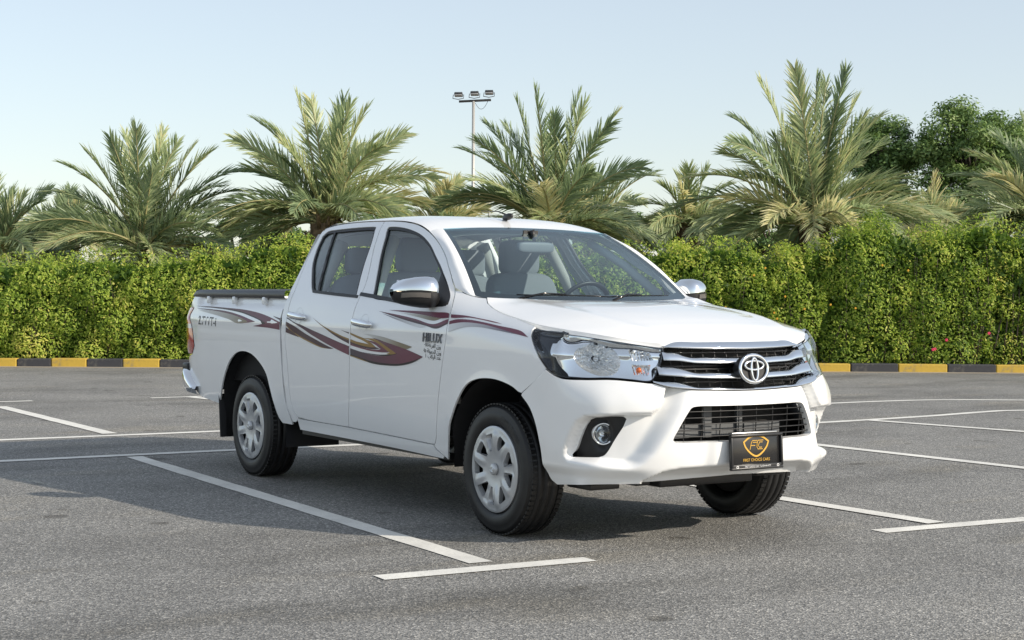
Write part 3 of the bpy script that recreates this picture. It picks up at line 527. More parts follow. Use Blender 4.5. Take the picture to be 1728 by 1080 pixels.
# ---- doors ---------------------------------------------------------------------
fd_outer=np.concatenate([resample(FD_FRONT,.02,False)[:-1],resample(FD_TOP,.02,False)[:-1],resample(B_LINE,.02,False)[:-1],resample(FD_BOT,.03,False)])
rd_outer=np.concatenate([resample(RD_TOP,.02,False)[:-1],resample(RD_REAR,.02,False)[:-1],resample(RD_BOT,.03,False)[:-1],resample(B_LINE[::-1],.02,False)])[:-1]
fw=resample(FW,.02,True,70); rw=resample(RW,.02,True,60)
GAP=.0034
def handle(c,parent,sy):
    x,z=c; y=float(S(x,z))
    # cup
    n=28; th=np.linspace(0,2*math.pi,n,endpoint=False)
    cup=np.stack([x+.050*np.cos(th),z+.048*np.sin(th)],1)
    P=[]
    for k,(r,d) in enumerate([(1.0,.0012),(.88,-.004),(.6,-.016),(.05,-.022)]):
        P.append(np.stack([x+.052*r*np.cos(th),S(x+.052*r*np.cos(th),z+.052*r*np.sin(th))+d,z+.052*r*np.sin(th)],1))
    P=np.array(P); P=np.concatenate([P,P[:,:1]],1); P[...,1]*=sy
    v,f=grid(P); mk('handle_cup',v,f if sy<0 else [q[::-1] for q in f],M['paint'],parent)
    # grip bar
    pts=[];rr=[]
    for t in np.linspace(-1,1,15):
        xx=x+.128*t; zz=z-.012*t*0+(-.010)*t; pts.append((xx,(float(S(xx,zz))+.034*(1-abs(t)**3.2)+.004)*sy,zz)); rr.append(.0225*(1-.35*abs(t)**4)*(1 if abs(t)<.99 else .3))
    v,f=tube(pts,rr,12); c0=np.array(pts).mean(0); v[:,1]=(v[:,1]-c0[1])*.75+c0[1]
    mk('handle',v,f,M['chrome'],parent)
for sy,_n in both:
    fd=mk('front_door',*panel_mesh(inset(fd_outer,GAP),[fw],fS,.026,flange=.022,hflange=.03,sy=sy),M['paint'],truck)
    rd=mk('rear_door',*panel_mesh(inset(rd_outer,GAP),[rw],fS,.026,flange=.022,hflange=.03,sy=sy),M['paint'],truck)
    # seals and glass
    fwi=inset(fw,.016); rwi=inset(rw,.016)
    mk('window_seal',*panel_mesh(inset(fw,.0005),[fwi],fS,.02,off=-.005,flange=.0,hflange=.012,sy=sy),M['seal'],fd)
    mk('window_seal',*panel_mesh(inset(rw,.0005),[rwi],fS,.02,off=-.005,flange=.0,hflange=.012,sy=sy),M['seal'],rd)
    mk('window_glass',*panel_mesh(inset(fw,.013),[],fS,.04,off=-.014,flange=0,sy=sy),M['glass'],fd)
    mk('window_glass',*panel_mesh(inset(rw,.013),[],fS,.04,off=-.014,flange=0,sy=sy),M['glass'],rd)
    # belt strip along the foot of the windows
    bs=resample(BELT_F,.03,False); up=bs+np.array([0,.020])
    bsr=resample(BELT_R,.03,False); upr=bsr+np.array([0,.016])
    mk('belt_strip',*panel_mesh(np.concatenate([bs,up[::-1]]),[],fS,.03,off=.004,flange=.01,sy=sy),M['seal'],fd)
    mk('belt_strip',*panel_mesh(np.concatenate([bsr,upr[::-1]]),[],fS,.03,off=.004,flange=.01,sy=sy),M['seal'],rd)
    # divider bar of the rear window
    a,b=np.array(RW_DIV); dv=np.array([[a[0]-.012,a[1]],[a[0]+.012,a[1]],[b[0]+.014,b[1]],[b[0]-.014,b[1]]])
    mk('window_divider',*panel_mesh(resample(dv,.03,True),[],fS,.02,off=-.004,flange=.012,sy=sy),M['seal'],rd)
    handle(HANDLES[3],fd,sy); handle(HANDLES[0],rd,sy)
    # inner door trim below the belt
    dt=np.array([[-.60,.46],[-.52,1.14],[-1.4,1.17],[-2.15,1.20],[-2.38,1.1],[-2.36,.46]])
    mk('door_trim',*panel_mesh(resample(dt,.08,True),[],fS,.08,off=-.085,flange=0,sy=sy),M['dash'],fd)
    # ---- front fender
    fen=np.concatenate([resample(ARCH_F,.02,False)[:-1], [[.292,.741],[.39,.80],[.478,.868]], [[x,z] for x,z in FEN_HL], FEN_HOOD, FTOP[1:-1], resample(FD_FRONT[::-1],.02,False)[1:-1], [[-.636,.404],[-.62,.386]]])
    mk('front_fender',*panel_mesh(inset(fen,.0022),[],fS,.022,flange=.010,sy=sy),M['paint'],truck)
    # ---- rocker panel
    sill=np.array([[-2.36,.431],[-2.30,.430],[-1.64,.4265],[-.68,.4065],[-.648,.404],[-.634,.380],[-.56,.352],[-.58,.338],[-1.2,.352],[-2.36,.362]])
    mk('rocker_panel',*panel_mesh(resample(sill,.04,True,30),[],fS,.03,flange=.03,sy=sy),M['paint'],truck)
    v,f=(box(-1.47,.775*sy,.346,1.85,.06,.03)); mk('sill_strip',v,f,M['black'],truck,smooth=False)
    # ---- cab rear corner between rear door and bed
    cr=np.array([p for p in CAB_REAR_X]); 
    cab=np.concatenate([resample(RD_REAR,.02,False), [[-2.352,.425]],[[-2.40,.405]], cr])
    mk('cab_corner',*panel_mesh(inset(cab,.002),[],fS,.022,flange=.03,sy=sy),M['paint'],truck)
    # ---- bed side
    bed=np.concatenate([resample(BED_FRONT[:1]+[[-2.46,.385]]+BED_FRONT[2:],.02,False)[:-1],[[-2.50,1.187]],resample([[-2.50,1.187],[-3.3,1.194],[-4.125,1.201]],.04,False)[1:],resample([[-4.125,1.201],[-4.20,1.133],[-4.225,1.115]],.02,False)[1:],resample([TAIL_F[0],[-4.175,1.055],[-4.085,.955],[-4.035,.84],[-4.10,.777]],.02,False),[[-4.20,.762],[-4.305,.757]],[[-4.315,.66],[-4.24,.60]],resample([[-4.20,.57],[-3.997,.486],[-3.76,.459]],.03,False)[:-1],resample(ARCH_R[0:],.02,False)])
    bs_=mk('bed_side',*panel_mesh(inset(bed,.002),[],fBed,.018,flange=.010,sy=sy),M['paint'],truck)
    # tie-down hooks under the rail
    for hx in (-2.83,-3.33,-3.80):
        hy=float(S(hx,1.16))-.012
        v,f=bevbox(hx,hy*sy,1.170,.036,.034,.052,.008); mk('rail_hook',v,f,M['paint'],bs_)
    # ---- tail lamp: wraps the corner
    tl=[]
    zz=np.linspace(0,1,15)
    TF=resample([TAIL_F[0],[-4.17,1.055],[-4.08,.955],[-4.03,.84],[-4.09,.78]],.01,False); idx=np.linspace(0,len(TF)-1,15).astype(int); TF=TF[idx]
    prof=[]
    for k,(x0,z0) in enumerate(TF):
        row=[]
        for j in np.linspace(0,1,9):
            x=x0-.004+( -4.335-x0)*j; b=.012*math.sin(math.pi*min(1,k/14))**.5
            y=float(S(x,z0))+.004+b*math.sin(math.pi*.5*min(1,j*3)); row.append((x,y,z0))
        row.append((-4.352,float(S(-4.33,z0))-.06,z0)); row.append((-4.352,.62,z0)); prof.append(row)
    P=np.array(prof); P[...,1]*=sy; v,f=grid(P); f=f if sy>0 else [q[::-1] for q in f]
    mi=[]
    for i in range(14):
        for j in range(10): mi.append(0 if (i<5 or i>9) else (2 if i==6 else (1 if i in(5,7,8) else 0)))
    mk('tail_lamp',v,f,[M['redlens'],M['amberlens'],M['clearlens']],truck,mi=mi)
    # ---- wheel arch liners and inner fenders
    for cx,rr,y0 in ((.0,.455,.50),(-WB,.50,.45)):
        P=[]
        for a in np.linspace(R(10 if cx>-1 else -12),R(184 if cx>-1 else 192),26):
            row=[]
            for yy in (.868,.84,.70,y0):
                x=cx+rr*math.cos(a); z=TYRE_R+rr*math.sin(a)*(1.03); row.append((x,min(yy,float(S(min(x,.55),max(z,.4)))-.018)*sy,z))
            P.append(row)
        P=np.array(P); v,f=grid(P); mk('arch_liner',v,f,M['liner'],truck)
        c=[(cx+rr*math.cos(a),y0*sy,TYRE_R+rr*math.sin(a)*1.03) for a in np.linspace(R(10 if cx>-1 else -12),R(184 if cx>-1 else 192),26)]
        mk('inner_arch',c,[list(range(26))],M['liner'],truck,smooth=False)
    # mud flap
    v,f=bevbox(-3.60,.77*sy,.37,.016,.20,.30,.007,('Y',R(-6))); mk('mud_flap',v,f,M['liner'],truck)
# ---- roof, pillars ------------------------------------------------------------------
shut=np.concatenate([np.array(FD_TOP),np.array(RD_TOP)[1:],[[-2.41,1.628]]])     # x,z along the door opening, front to rear
def shut_z(x): return spl(-shut[:,0],shut[:,1],-np.asarray(x,float))
def roof_c(x): return spl([-2.56,-2.50,-2.35,-2.0,-1.6,-1.25,-1.105],[1.615,1.655,1.684,1.702,1.700,1.662,1.617],x)
XH=-1.055                                                        # header corner station
def header(v): return XH-.050*(1-v*v)                           # windscreen top edge in plan
HEADZ=spl
rows=[]
for x in np.concatenate([np.linspace(0,1,34)]):
    row=[]
    for v in np.linspace(-1,1,49):
        a=abs(v); xf=header(v)*(1); xx=xf+(-2.515-xf)*x
        ze=float(shut_z(max(xx,-2.40)))+.004; ye=float(S(max(xx,-2.42),ze))-.001
        if xx<-2.40: k=(-2.40-xx)/.12; ze-=.02*k; ye-=.012*k
        zc=float(roof_c(xx))
        h=1-a**3.4; y=ye*v*(1+.02*(1-a)); z=ze+(zc-ze)*(h**.80)
        row.append((xx,y,z))
    rows.append(row)
P=np.array(rows)
# header lip: the first row sits on the glass edge
v,f=grid(P); roof=mk('roof',v,[q[::-1] for q in f],M['paint'],truck)
HDR=P[0]
# windscreen
WB0=np.array([-.437,.716,1.212]); WT0=np.array([-1.052,.563,1.598])
def ws_pt(u,v):      # u across -1..1, v up 0..1
    u=np.asarray(u,float);v=np.asarray(v,float)
    bx=WB0[0]+.24*(1-u*u); bz=1.176+.036*u**4; tx=WT0[0]-.050*(1-u*u)
    tz=WT0[2]+.020*(1-u*u)
    hw=WB0[1]+(WT0[1]-WB0[1])*v
    x=bx+(tx-bx)*v; z=bz+(tz-bz)*v
    b=.030*4*v*(1-v)
    return x+b*.55,u*hw,z+b*.8
n_,m_=41,25
U,Vv=np.meshgrid(np.linspace(-1,1,n_),np.linspace(0,1,m_)); X,Y,Z=ws_pt(U,Vv); P=np.stack([X,Y,Z],-1)
gv,gf=grid(P)
def ws_nodes():
    m=glassmat('windscreen_glass',(.80,.92,.95),2.15,0.0,(.86,.96,1.0)); nt=m.node_tree
    tr=[n for n in nt.nodes if n.type=='BSDF_TRANSPARENT'][0]
    at=nd(nt,'ShaderNodeAttribute'); at.attribute_name='wsv'
    c=ramp(nt,at.outputs['Fac'],[(.0,(.80,.92,.95)),(.86,(.80,.92,.95)),(.94,(.30,.62,.70))]); nt.links.new(c,tr.inputs[0]); return m
M['wsglass']=ws_nodes()
ws=mk('windscreen',gv,gf,M['wsglass'],truck)
a=ws.data.attributes.new('wsv','FLOAT','POINT'); a.data.foreach_set('value',Vv.ravel().astype(np.float32))
# black ceramic border just under the glass
fr=[]
def frow(us,vs): return np.stack(ws_pt(np.array(us),np.array(vs)),-1)
us=np.linspace(-1,1,61)
tb=[]
for (va,vb) in ((0,.085),(.965,1.0)):
    tb.append(grid(np.stack([frow(us,np.full(61,x)) for x in np.linspace(va,vb,4)])))
vs_=np.linspace(.085,.965,31)
for sgn in (-1,1):
    tb.append(grid(np.stack([frow(sgn*np.full(31,x),vs_) for x in (1-.055,1-.03,1.0)])))
v,f,_=join(*tb); v=v-np.array([.0035,0,.0045]); mk('windscreen_border',v,f,M['blackgloss'],ws)
# A pillars
tshut=resample(FD_TOP,.02,False)
for sy,_n in both:
    O=np.array(FTOP+[[x,float(shut_z(x))] for x in np.linspace(FD_TOP[0][0]-.015,-1.10,26)])
    I=[(.88,0.0),(.93,0.0),(.97,0.0),(.99,.004),(1,.02),(1,.05)]+[(1,t) for t in np.linspace(.075,1.0,26)]
    rows=[]
    for k,((xo,zo),(uu,vv)) in enumerate(zip(O,I)):
        yo=float(S(xo,zo))-.0015; px,py,pz=[float(q) for q in ws_pt(uu,vv)]; row=[]
        b_=sst(0,6,k)*(1-.75*sst(20,30,k))
        for t in np.linspace(0,1,9):
            e=math.sin(math.pi*t)*b_; row.append((xo+(px-xo)*t+.010*e,(yo+(py-yo)*t+.010*e)*sy,zo+(pz-zo)*t+.012*e+.001))
        rows.append(row)
    P=np.array(rows); v,f=grid(P); f=[q[::-1] for q in f] if sy>0 else f; mk('a_pillar',v,f,M['paint'],truck)
    # inner pillar trim
    v,f=tube([( -.66,.695*sy,1.22),(-.88,.600*sy,1.40),(-1.15,.530*sy,1.54)],[.03,.026,.026],8); mk('pillar_trim',v,f,M['trim'],truck)
    v,f=tube([(-1.55,.78*sy,.6),(-1.57,.755*sy,1.15),(-1.66,.545*sy,1.56)],[.05,.045,.035],8); mk('pillar_trim',v,f,M['trim'],truck)
    v,f=tube([(-2.40,.76*sy,.7),(-2.42,.71*sy,1.2),(-2.40,.525*sy,1.55)],[.06,.055,.045],8); mk('pillar_trim',v,f,M['trim'],truck)
M['liner_cloth']=mat('headliner_cloth',(.62,.62,.60),.9)
# headliner and floor, cab rear wall with window
v,f=grid(np.array([[(x,y,float(roof_c(x))-.055-.05*abs(y/.56)**3) for y in np.linspace(-.53,.53,13)] for x in np.linspace(-1.16,-2.45,12)])); mk('headliner',v,f,M['liner_cloth'],truck)
v,f,_=join(box(-1.45,0,.47,1.95,1.5,.03),box(-.55,0,.80,.03,1.45,.68)); mk('cab_floor',v,f,M['dark'],truck,smooth=False)
def fR(u,v): # cab back: u=y, v=z
    return -2.50-.02*(1-(np.asarray(u)/.85)**2)+0*np.asarray(v),np.asarray(u,float)+0*np.asarray(v),np.asarray(v,float)+0*np.asarray(u)
outl=[]
for z in np.linspace(.42,1.60,24): outl.append([float(S(-2.45,z))-.012,z])
outl+= [[.50,1.622],[.3,1.632],[0,1.636]]
o1=np.array(outl); o2=(o1*np.array([-1,1]))[::-1][1:]
back=np.concatenate([o1,o2])
rwin=resample([[.58,1.26],[.49,1.53],[-.49,1.53],[-.58,1.26]],.03,True); 
cb=mk('cab_back',*panel_mesh(back,[rwin],fR,.05,flange=.0,hflange=.02,sign=(-1,0,0)),M['paint'],truck)
mk('rear_window',*panel_mesh(rwin,[],fR,.06,off=-.01,flange=0,sign=(-1,0,0)),M['glass'],truck)
# antenna
v,f=join(superq((-1.25,0,1.688),(.052,.018,.020),.8,.8,16,8,('Y',R(-8))),tube([(-1.26,0,1.70),(-1.36,0,1.725),(-1.55,0,1.735)],[.006,.004,.003],6))[:2]
mk('roof_antenna',v,f,M['black'],truck)
# ---- hood ---------------------------------------------------------------------------
HE=np.array(HOOD_E); HE[-1]=[.812,.425,.996]; HE[-2]=[.768,.490,1.004]
he=resample(HE[:,:2],.02,False,80); 
s0=np.concatenate([[0],np.cumsum(np.linalg.norm(np.diff(HE[:,:2],axis=0),axis=1))]); s1=np.concatenate([[0],np.cumsum(np.linalg.norm(np.diff(he,axis=0),axis=1))])
hz=spl(s0,HE[:,2],s1*s0[-1]/s1[-1])
rows=[];nr=len(he)
for i in range(nr):
    xe,ye=he[i]; ze=hz[i]; q=i/(nr-1)
    xc=spl([0,.35,.7,1],[-.19,.30,.73,.862],q); zc=spl([-.22,0,.25,.5,.66,.78,.862],[1.196,1.190,1.170,1.135,1.100,1.062,1.012],xc)
    xc=float(xc);zc=float(zc); row=[]
    for v in np.linspace(-1,1,65):
        a=abs(v); k=1-a**2.2
        x=xe+(xc-xe)*(1-a*a); y=ye*v
        z=ze+(zc-ze)*(1-a**2.6)
        # raised centre with two soft creases running to the grille corners
        cr=.62+.12*(1-q); z+=.010*math.exp(-((a-cr)/.075)**2)*math.sin(math.pi*min(1,q*1.05+.02))**.6
        row.append((x,y,z))
    rows.append(row)
P=np.array(rows); m,n=P.shape[:2]
hv,hf=grid(P)
# turned-down rim
rim=np.concatenate([P[0],P[1:,-1],P[-1,::-1][1:],P[::-1,0][1:-1]]); low=rim+np.array([-.003,0,-.022]); k=len(rim)
hv2,hf2,_=join((hv,hf),(np.concatenate([rim,low]),[[i,k+i,k+(i+1)%k,(i+1)%k] for i in range(k)]))
me_=mk('hood',hv2,hf2,M['paint'],truck)
# make sure faces point up/out
bm=bmesh.new(); bm.from_mesh(me_.data); bmesh.ops.recalc_face_normals(bm,faces=bm.faces[:])
up=sum(f.normal.z*f.calc_area() for f in bm.faces)
if up<0: bmesh.ops.reverse_faces(bm,faces=bm.faces[:])
bm.to_mesh(me_.data); bm.free()
# cowl and engine bay darkness below the hood gap
v,f=grid(np.array([[(-.40+.20*(1-(y/.7)**2)+dx,y,1.165+.008*dx) for y in np.linspace(-.70,.70,21)] for dx in (-.02,.03,.10)])); mk('cowl_panel',v,f,M['black'],truck)
v,f,_=join(box(.05,0,.86,.8,1.0,.30),box(.45,0,.72,.10,.9,.42)); mk('engine_block',v,f,M['dark'],truck,smooth=False)
# wipers
for y0,y1 in ((-.50,.02),(.02,.50)):
    pts=[]
    for t in np.linspace(0,1,9):
        u=(y0+(y1-y0)*t)/.69; x,y,z=[float(q) for q in ws_pt(u,.050+.012*math.sin(math.pi*t))]; pts.append((x+.012,y,z+.013))
    v,f=tube(pts,[.0042]*9,6); v2,f2=tube([(pts[0][0]+.06,pts[0][1]-.02,pts[0][2]-.02),(pts[2][0]+.012,pts[2][1],pts[2][2]+.010),(pts[4][0],pts[4][1],pts[4][2]+.006)],[.008,.006,.004],6)
    v,f,_=join((v,f),(v2,f2)); mk('wiper',v,f,M['blackgloss'],ws)
# ---- front bumper ---------------------------------------------------------------------
hl=resample(HL,.012,True,45,(.17,1))
gtop=[[0,.768],[.5,.769],[1.1,.772],[1.78,.777],[2.5,.790],[2.95,.810]]
hl_low=[[3.05,.808],[3.5,.816],[4.15,.823],[5.03,.820],[5.58,.822],[5.86,.838],[6.17,.866]]
half=np.concatenate([resample(np.array(gtop)*[1,1],.012,False,80,(.17,1))[:-1],resample(hl_low,.012,False,80,(.17,1))[:-1],[[6.17,.866],[6.75,.805],[7.40,.741]],resample(ARCH_FB,.012,False,80,(.17,1))[1:-1],resample(BUMP_BOT,.012,False,80,(.17,1))[:-1],[[0.0,.348]]])
half[0,0]=0
loop=np.concatenate([half,(half[1:-1]*np.array([-1,1]))[::-1]])
IN=np.array([[0.0,.698],[1.0,.699],[1.69,.699],[1.86,.688],[2.33,.560],[2.37,.540],[2.27,.528],[1.4,.525],[.66,.524],[0,.524]])
inl=resample(np.concatenate([IN,(IN[1:-1]*np.array([-1,1]))[::-1]]),.012,True,45,(.17,1))
fg=resample(FOG,.010,True,60,(.17,1)); fgl=(fg*np.array([-1,1]))[::-1]
bump_o=mk('front_bumper',*panel_mesh(loop,[inl,fg,fgl],fWb,.0085,(.17,1),flange=.03,hflange=.035,sign=(1,0,.2)),M['paint'],truck)
bump_o['label']='white front bumper with fog lamp scoops'
# ---- lower grille
lg=link('lower_grille',None,truck); lg['label']='black slatted lower air intake'
def wpt(t,z,off=0,fn=fWp):
    t=np.asarray(t,float);z=np.asarray(z,float)+0*t; X,Y,nx,ny,a=fW(t,z); s=np.sign(t)+(np.sign(t)==0)
    return np.stack([X+nx*off,(Y+ny*off)*s,z],-1)
def in_w(z): return float(np.interp(z,[.524,.54,.56,.688,.699],[2.27,2.37,2.33,1.86,1.69]))
ts=np.linspace(-1,1,41)
for i,z in enumerate(np.linspace(.552,.672,5)):
    w_=in_w(z)+.10; v,f=tube(wpt(ts*w_,np.full(41,z),-.022),.0042,6); v[:,2]=(v[:,2]-z)*.7+z; mk('grille_slat',v,f,M['black'],lg)
for t in np.linspace(-1.95,1.95,8):
    zz=np.linspace(.520,.700,5); v,f=tube(wpt(np.full(5,t),zz,-.034),.0028,5); mk('grille_slat',v,f,M['black'],lg)
# what is behind: dark cavity, beam, bracket
P=np.stack([wpt(ts*2.6,np.full(41,z),-.16) for z in np.linspace(.46,.76,4)]); v,f=grid(P); mk('intake_cavity',v,f,M['dark'],lg)
M['bracket']=mat('grey_bracket',(.10,.105,.11),.55)
v,f,_=join(box(.845,-.02,.572,.02,.62,.060),box(.87,-.19,.62,.015,.05,.16),box(.86,.02,.62,.015,.035,.16),box(.85,-.36,.565,.015,.15,.05),box(.855,.12,.575,.015,.13,.045)); mk('crash_beam',v,f,M['bracket'],lg,smooth=False)
# ---- fog lamps
for sy,_n in both:
    fl=link('fog_lamp',None,truck)
    c=np.array(FOGC[0]); cx,cy_,cz=[float(q) for q in fWp(np.array([c[0]]),np.array([c[1]]))[:1][0]],0,c[1]
    X,Y,nx,ny,a_=fW(np.array([c[0]]),np.array([c[1]])); ctr=np.array([X[0],Y[0],c[1]]); nv=np.array([nx[0],ny[0],0])
    def fF(t,z):
        X,Y,nx,ny,a=fW(t,z); z=np.asarray(z,float)+0*X
        d=np.hypot((X-ctr[0])*ny[0]*0+np.hypot(X-ctr[0],Y-ctr[1]),z-ctr[2])
        dep=.082+.018*sst(.085,.055,d)
        return X-nx*dep,Y-ny*dep,z
    n=40; th=np.linspace(0,2*math.pi,n,endpoint=False); hole=np.stack([c[0]+.052/.17*np.cos(th),c[1]+.052*np.sin(th)],1)
    mk('fog_bezel',*panel_mesh(inset(fg,-.006,(.17,1)),[hole],fF,.010,(.17,1),flange=0,hflange=.03,sy=sy),M['black'],fl)
    # lamp: lathe about the axis leaning forwards
    ax=np.array([.93,.36,0.0]); ax/=np.linalg.norm(ax); e1=np.array([-ax[1],ax[0],0]); e2=np.array([0,0,1.])
    base=ctr-nv*.092
    def place(v): v=v[:,[0]]*e1+v[:,[2]]*e2+v[:,[1]]*ax+base; return v*np.array([1,sy,1])
    v,f=lathe([(.054,-.03),(.054,.008),(.050,.012),(.046,.008),(.040,-.014),(.030,-.030),(.004,-.036)],36); mk('reflector',place(v),f,M['chrome'],fl)
    v,f=lathe([(.049,.006),(.042,.013),(.028,.018),(.012,.0205),(.0005,.021)],36); mk('lens',place(v),f,M['lens'],fl)
    v,f=lathe([(.0005,.0),(.014,-.004),(.016,-.02),(.016,-.03)],20); mk('bulb_cap',place(v),f,M['satin'],fl)
# ---- headlights
M['lampdark']=mat('lamp_shell_dark',(.010,.014,.022),.15)
M['reflector']=mat('lamp_reflector',(.90,.91,.92),.06,1)
M['flute']=mat('fluted_reflector',(.90,.91,.92),.10,.85,build=lambda nt,b:bump(nt,b,(lambda w:(nt.links.new(objco(nt),w.inputs['Vector']),w.outputs['Fac'])[1])(nd(nt,'ShaderNodeTexWave',bands_direction='Y',i_Scale=26.0)),.6,.006))
for sy,_n in both:
    h=link('headlight',None,truck)
    hli=inset(hl,.003,(.17,1))
    def fH(d):
        def g(t,z):
            X,Y,nx,ny,a=fW(t,z); return X-nx*d,Y-ny*d,np.asarray(z,float)+0*X
        return g
    mk('lens',*panel_mesh(hli,[],fH(0),.02,(.17,1),off=.003,flange=.0,sy=sy),M['lens'],h)
    # black surround lip
    mk('lamp_rim',*panel_mesh(hli,[inset(hl,.006,(.17,1))],fH(.004),.012,(.17,1),flange=0,hflange=.006,sy=sy),M['blackgloss'],h)
    wv,wf=panel_mesh(hli,[inset(hl,.0045,(.17,1))],fH(.008),.012,(.17,1),flange=0,hflange=.06,sy=sy); mk('lamp_wall',wv,wf,M['reflector'],h)
    # back shell: stepped depth
    def fB(t,z):
        X,Y,nx,ny,a=fW(t,z); z=np.asarray(z,float)+0*X; d=.055+.0*z; return X-nx*d,Y-ny*d,z
    tt=np.linspace(2.2,7.5,60)
    dark_edge=lambda z: 5.75+(z-.83)*4.2
    in_=inset(hl,.004,(.17,1))
    lo=np.array([[p[0],p[1]] for p in in_])
    from_dark=[p for p in lo if p[0]>dark_edge(p[1])]
    def fD(t,z):
        X,Y,nx,ny,a=fW(t,z); d=.045+.22*sst(6.0,5.4,a); return X-nx*d,Y-ny*d,np.asarray(z,float)+0*X
    mk('lamp_shell',*panel_mesh(in_,[],fD,.014,(.17,1),flange=0,sy=sy),M['lampdark'],h)
    # chrome bezel block in front of the shell
    bz=resample([[4.9,1.024],[3.83,1.002],[2.85,.979],[2.34,.969],[2.43,.93],[2.57,.885],[2.82,.830],[3.03,.8195],[3.5,.826],[4.15,.8325],[5.05,.830],[5.50,.834]]+HLBZ[::-1],.014,True,40,(.17,1))
    def fZ(t,z):
        X,Y,nx,ny,a=fW(t,z); z=np.asarray(z,float)+0*X; d=.024+.020*sst(.0,.09,z-.930)+.012*sst(0,.10,.930-z)+.004*np.cos(a*5.0)+.008*sst(.932,.926,z); return X-nx*d,Y-ny*d,z
    mc=np.array([4.42,.917]); n=44; th=np.linspace(0,2*math.pi,n,endpoint=False)
    wt=.17
    hole=np.stack([mc[0]+.098/.135*np.cos(th),mc[1]+.078*np.sin(th)],1)
    b1=resample([[3.38,.968],[2.75,.955],[2.66,.915],[3.36,.912]],.014,True,40,(.17,1)); b2=resample([[3.38,.895],[2.78,.893],[2.96,.842],[3.40,.846]],.014,True,40,(.17,1))
    mk('bezel',*panel_mesh(bz,[hole,b1,b2],fZ,.010,(.17,1),flange=.03,hflange=.035,sy=sy),M['reflector'],h)
    # main bowl
    X,Y,nx,ny,_a=fW(np.array([mc[0]]),np.array([mc[1]])); ctr=np.array([X[0],Y[0],mc[1]]); nv=np.array([nx[0],ny[0],0])
    ax=np.array([.90,.43,.0]); ax/=np.linalg.norm(ax); e1=np.array([-ax[1],ax[0],0]); e2=np.array([0,0,1.])
    base=ctr-nv*.045
    nn=56; th2=np.linspace(0,2*math.pi,nn,endpoint=False); ht_=mc[0]+.098/.135*np.cos(th2); hz_=mc[1]+.078*np.sin(th2)
    X,Y,nx,ny,_a=fW(ht_,hz_); P0=np.stack([X-nx*.040,Y-ny*.040,hz_],1); c0=P0.mean(0); rings=[]; pr=(1.0,.88,.72,.54,.36,.18)
    for j,r in enumerate(pr):
        k=np.arange(nn); fac=1+.06*np.where((k//4)%2,1,-1)*(1 if 0<j<5 else 0)
        fac=fac+np.random.default_rng(j+3).uniform(-.10,.10,nn)*(1 if 0<j<5 else 0); rings.append(c0+(P0-c0)*r-ax*(.085*(1-r*r))*fac[:,None])
    V=np.concatenate(rings)*np.array([1,sy,1]); F=[[j*nn+k,j*nn+(k+1)%nn,(j+1)*nn+(k+1)%nn,(j+1)*nn+k] for j in range(len(pr)-1) for k in range(nn)]
    mk('main_reflector',V,F,M['flute'],h,smooth=False)
    v,f=lathe([(.97,-.004),(1.0,.004),(1.06,.004),(1.09,-.006)],56); 
    base=c0-ax*.02
    v,f=tube([base-ax*.09,base-ax*.035,base-ax*.028],[.013,.013,.004],12); v=v*np.array([1,sy,1]); mk('bulb',v,f,M['satin'],h)
    # small chambers: clear position lamp above, turn signal below
    for (b,dp,mm) in ((b1,.065,'flute'),(b2,.06,'flute')):
        mk('chamber',*panel_mesh(inset(b,-.004,(.17,1)),[],fH(dp),.014,(.17,1),flange=0,sy=sy),M[mm],h)
    X,Y,nx,ny,_a=fW(np.array([3.2]),np.array([.868])); v,f=superq((X[0]-nx[0]*.048,(Y[0]-ny[0]*.048)*sy,.868),(.014,.014,.014),1,1,14,10); mk('turn_bulb',v,f,M['amberlens'],h)
    X,Y,nx,ny,_a=fW(np.array([2.98]),np.array([.935])); v,f=superq((X[0]-nx[0]*.052,(Y[0]-ny[0]*.052)*sy,.935),(.009,.009,.009),1,1,12,8); mk('bulb',v,f,M['satin'],h)
# ---- grille
gr=link('grille',None,truck); gr['label']='black grille with chrome bars and round emblem'
def gl(z): return float(np.interp(z,[.79,.815,.98],[2.95,2.92,2.30]))
P=np.stack([wpt(ts*(gl(z)-.02),np.full(41,z),-.070) for z in np.linspace(.765,1.0,8)]); v,f=grid(P); mk('grille_backing',v,f,M['dark'],gr)
for z in (.951,.887,.842,.812,.921,.872):
    v,f=tube(wpt(ts*(gl(z)-.12),np.full(41,z),-.040),.0038,5); mk('grille_slat',v,f,M['black'],gr)
for t in np.linspace(-2.1,2.1,13):
    v,f=tube(wpt(np.full(6,t),np.linspace(.785,.975,6),-.046),.0032,5); mk('grille_slat',v,f,M['black'],gr)
def bar(name,top,bot,tmax,o0,o1,prof,mm):
    top=np.array(top)[::-1]; bot=np.array(bot)[::-1]
    T=np.linspace(-tmax,tmax,81); a=np.abs(T)
    zt=spl(top[:,0],top[:,1],np.clip(a,top[0,0],top[-1,0])); zb=spl(bot[:,0],bot[:,1],np.clip(a,bot[0,0],bot[-1,0]))
    rows=[]
    for q,o in prof:
        endk=sst(tmax,tmax-.10,a); off=o0+(o1-o0)*sst(1.2,2.2,a)*0+o*(.35+.65*endk)
        z=zb+(zt-zb)*q; X,Y,nx,ny,_=fW(T,z); s=np.where(T<0,-1,1); off=off+o0*0
        rows.append(np.stack([X+nx*(off),(Y+ny*(off))*s,z],-1))
    v,f=grid(np.array(rows)); 
    o=mk(name,v,f,mm,gr)
    bm=bmesh.new(); bm.from_mesh(o.data); bmesh.ops.recalc_face_normals(bm,faces=bm.faces[:])
    fx=sum(g.normal.x*g.calc_area() for g in bm.faces)
    if fx<0: bmesh.ops.reverse_faces(bm,faces=bm.faces[:])
    bm.to_mesh(o.data); bm.free(); return o
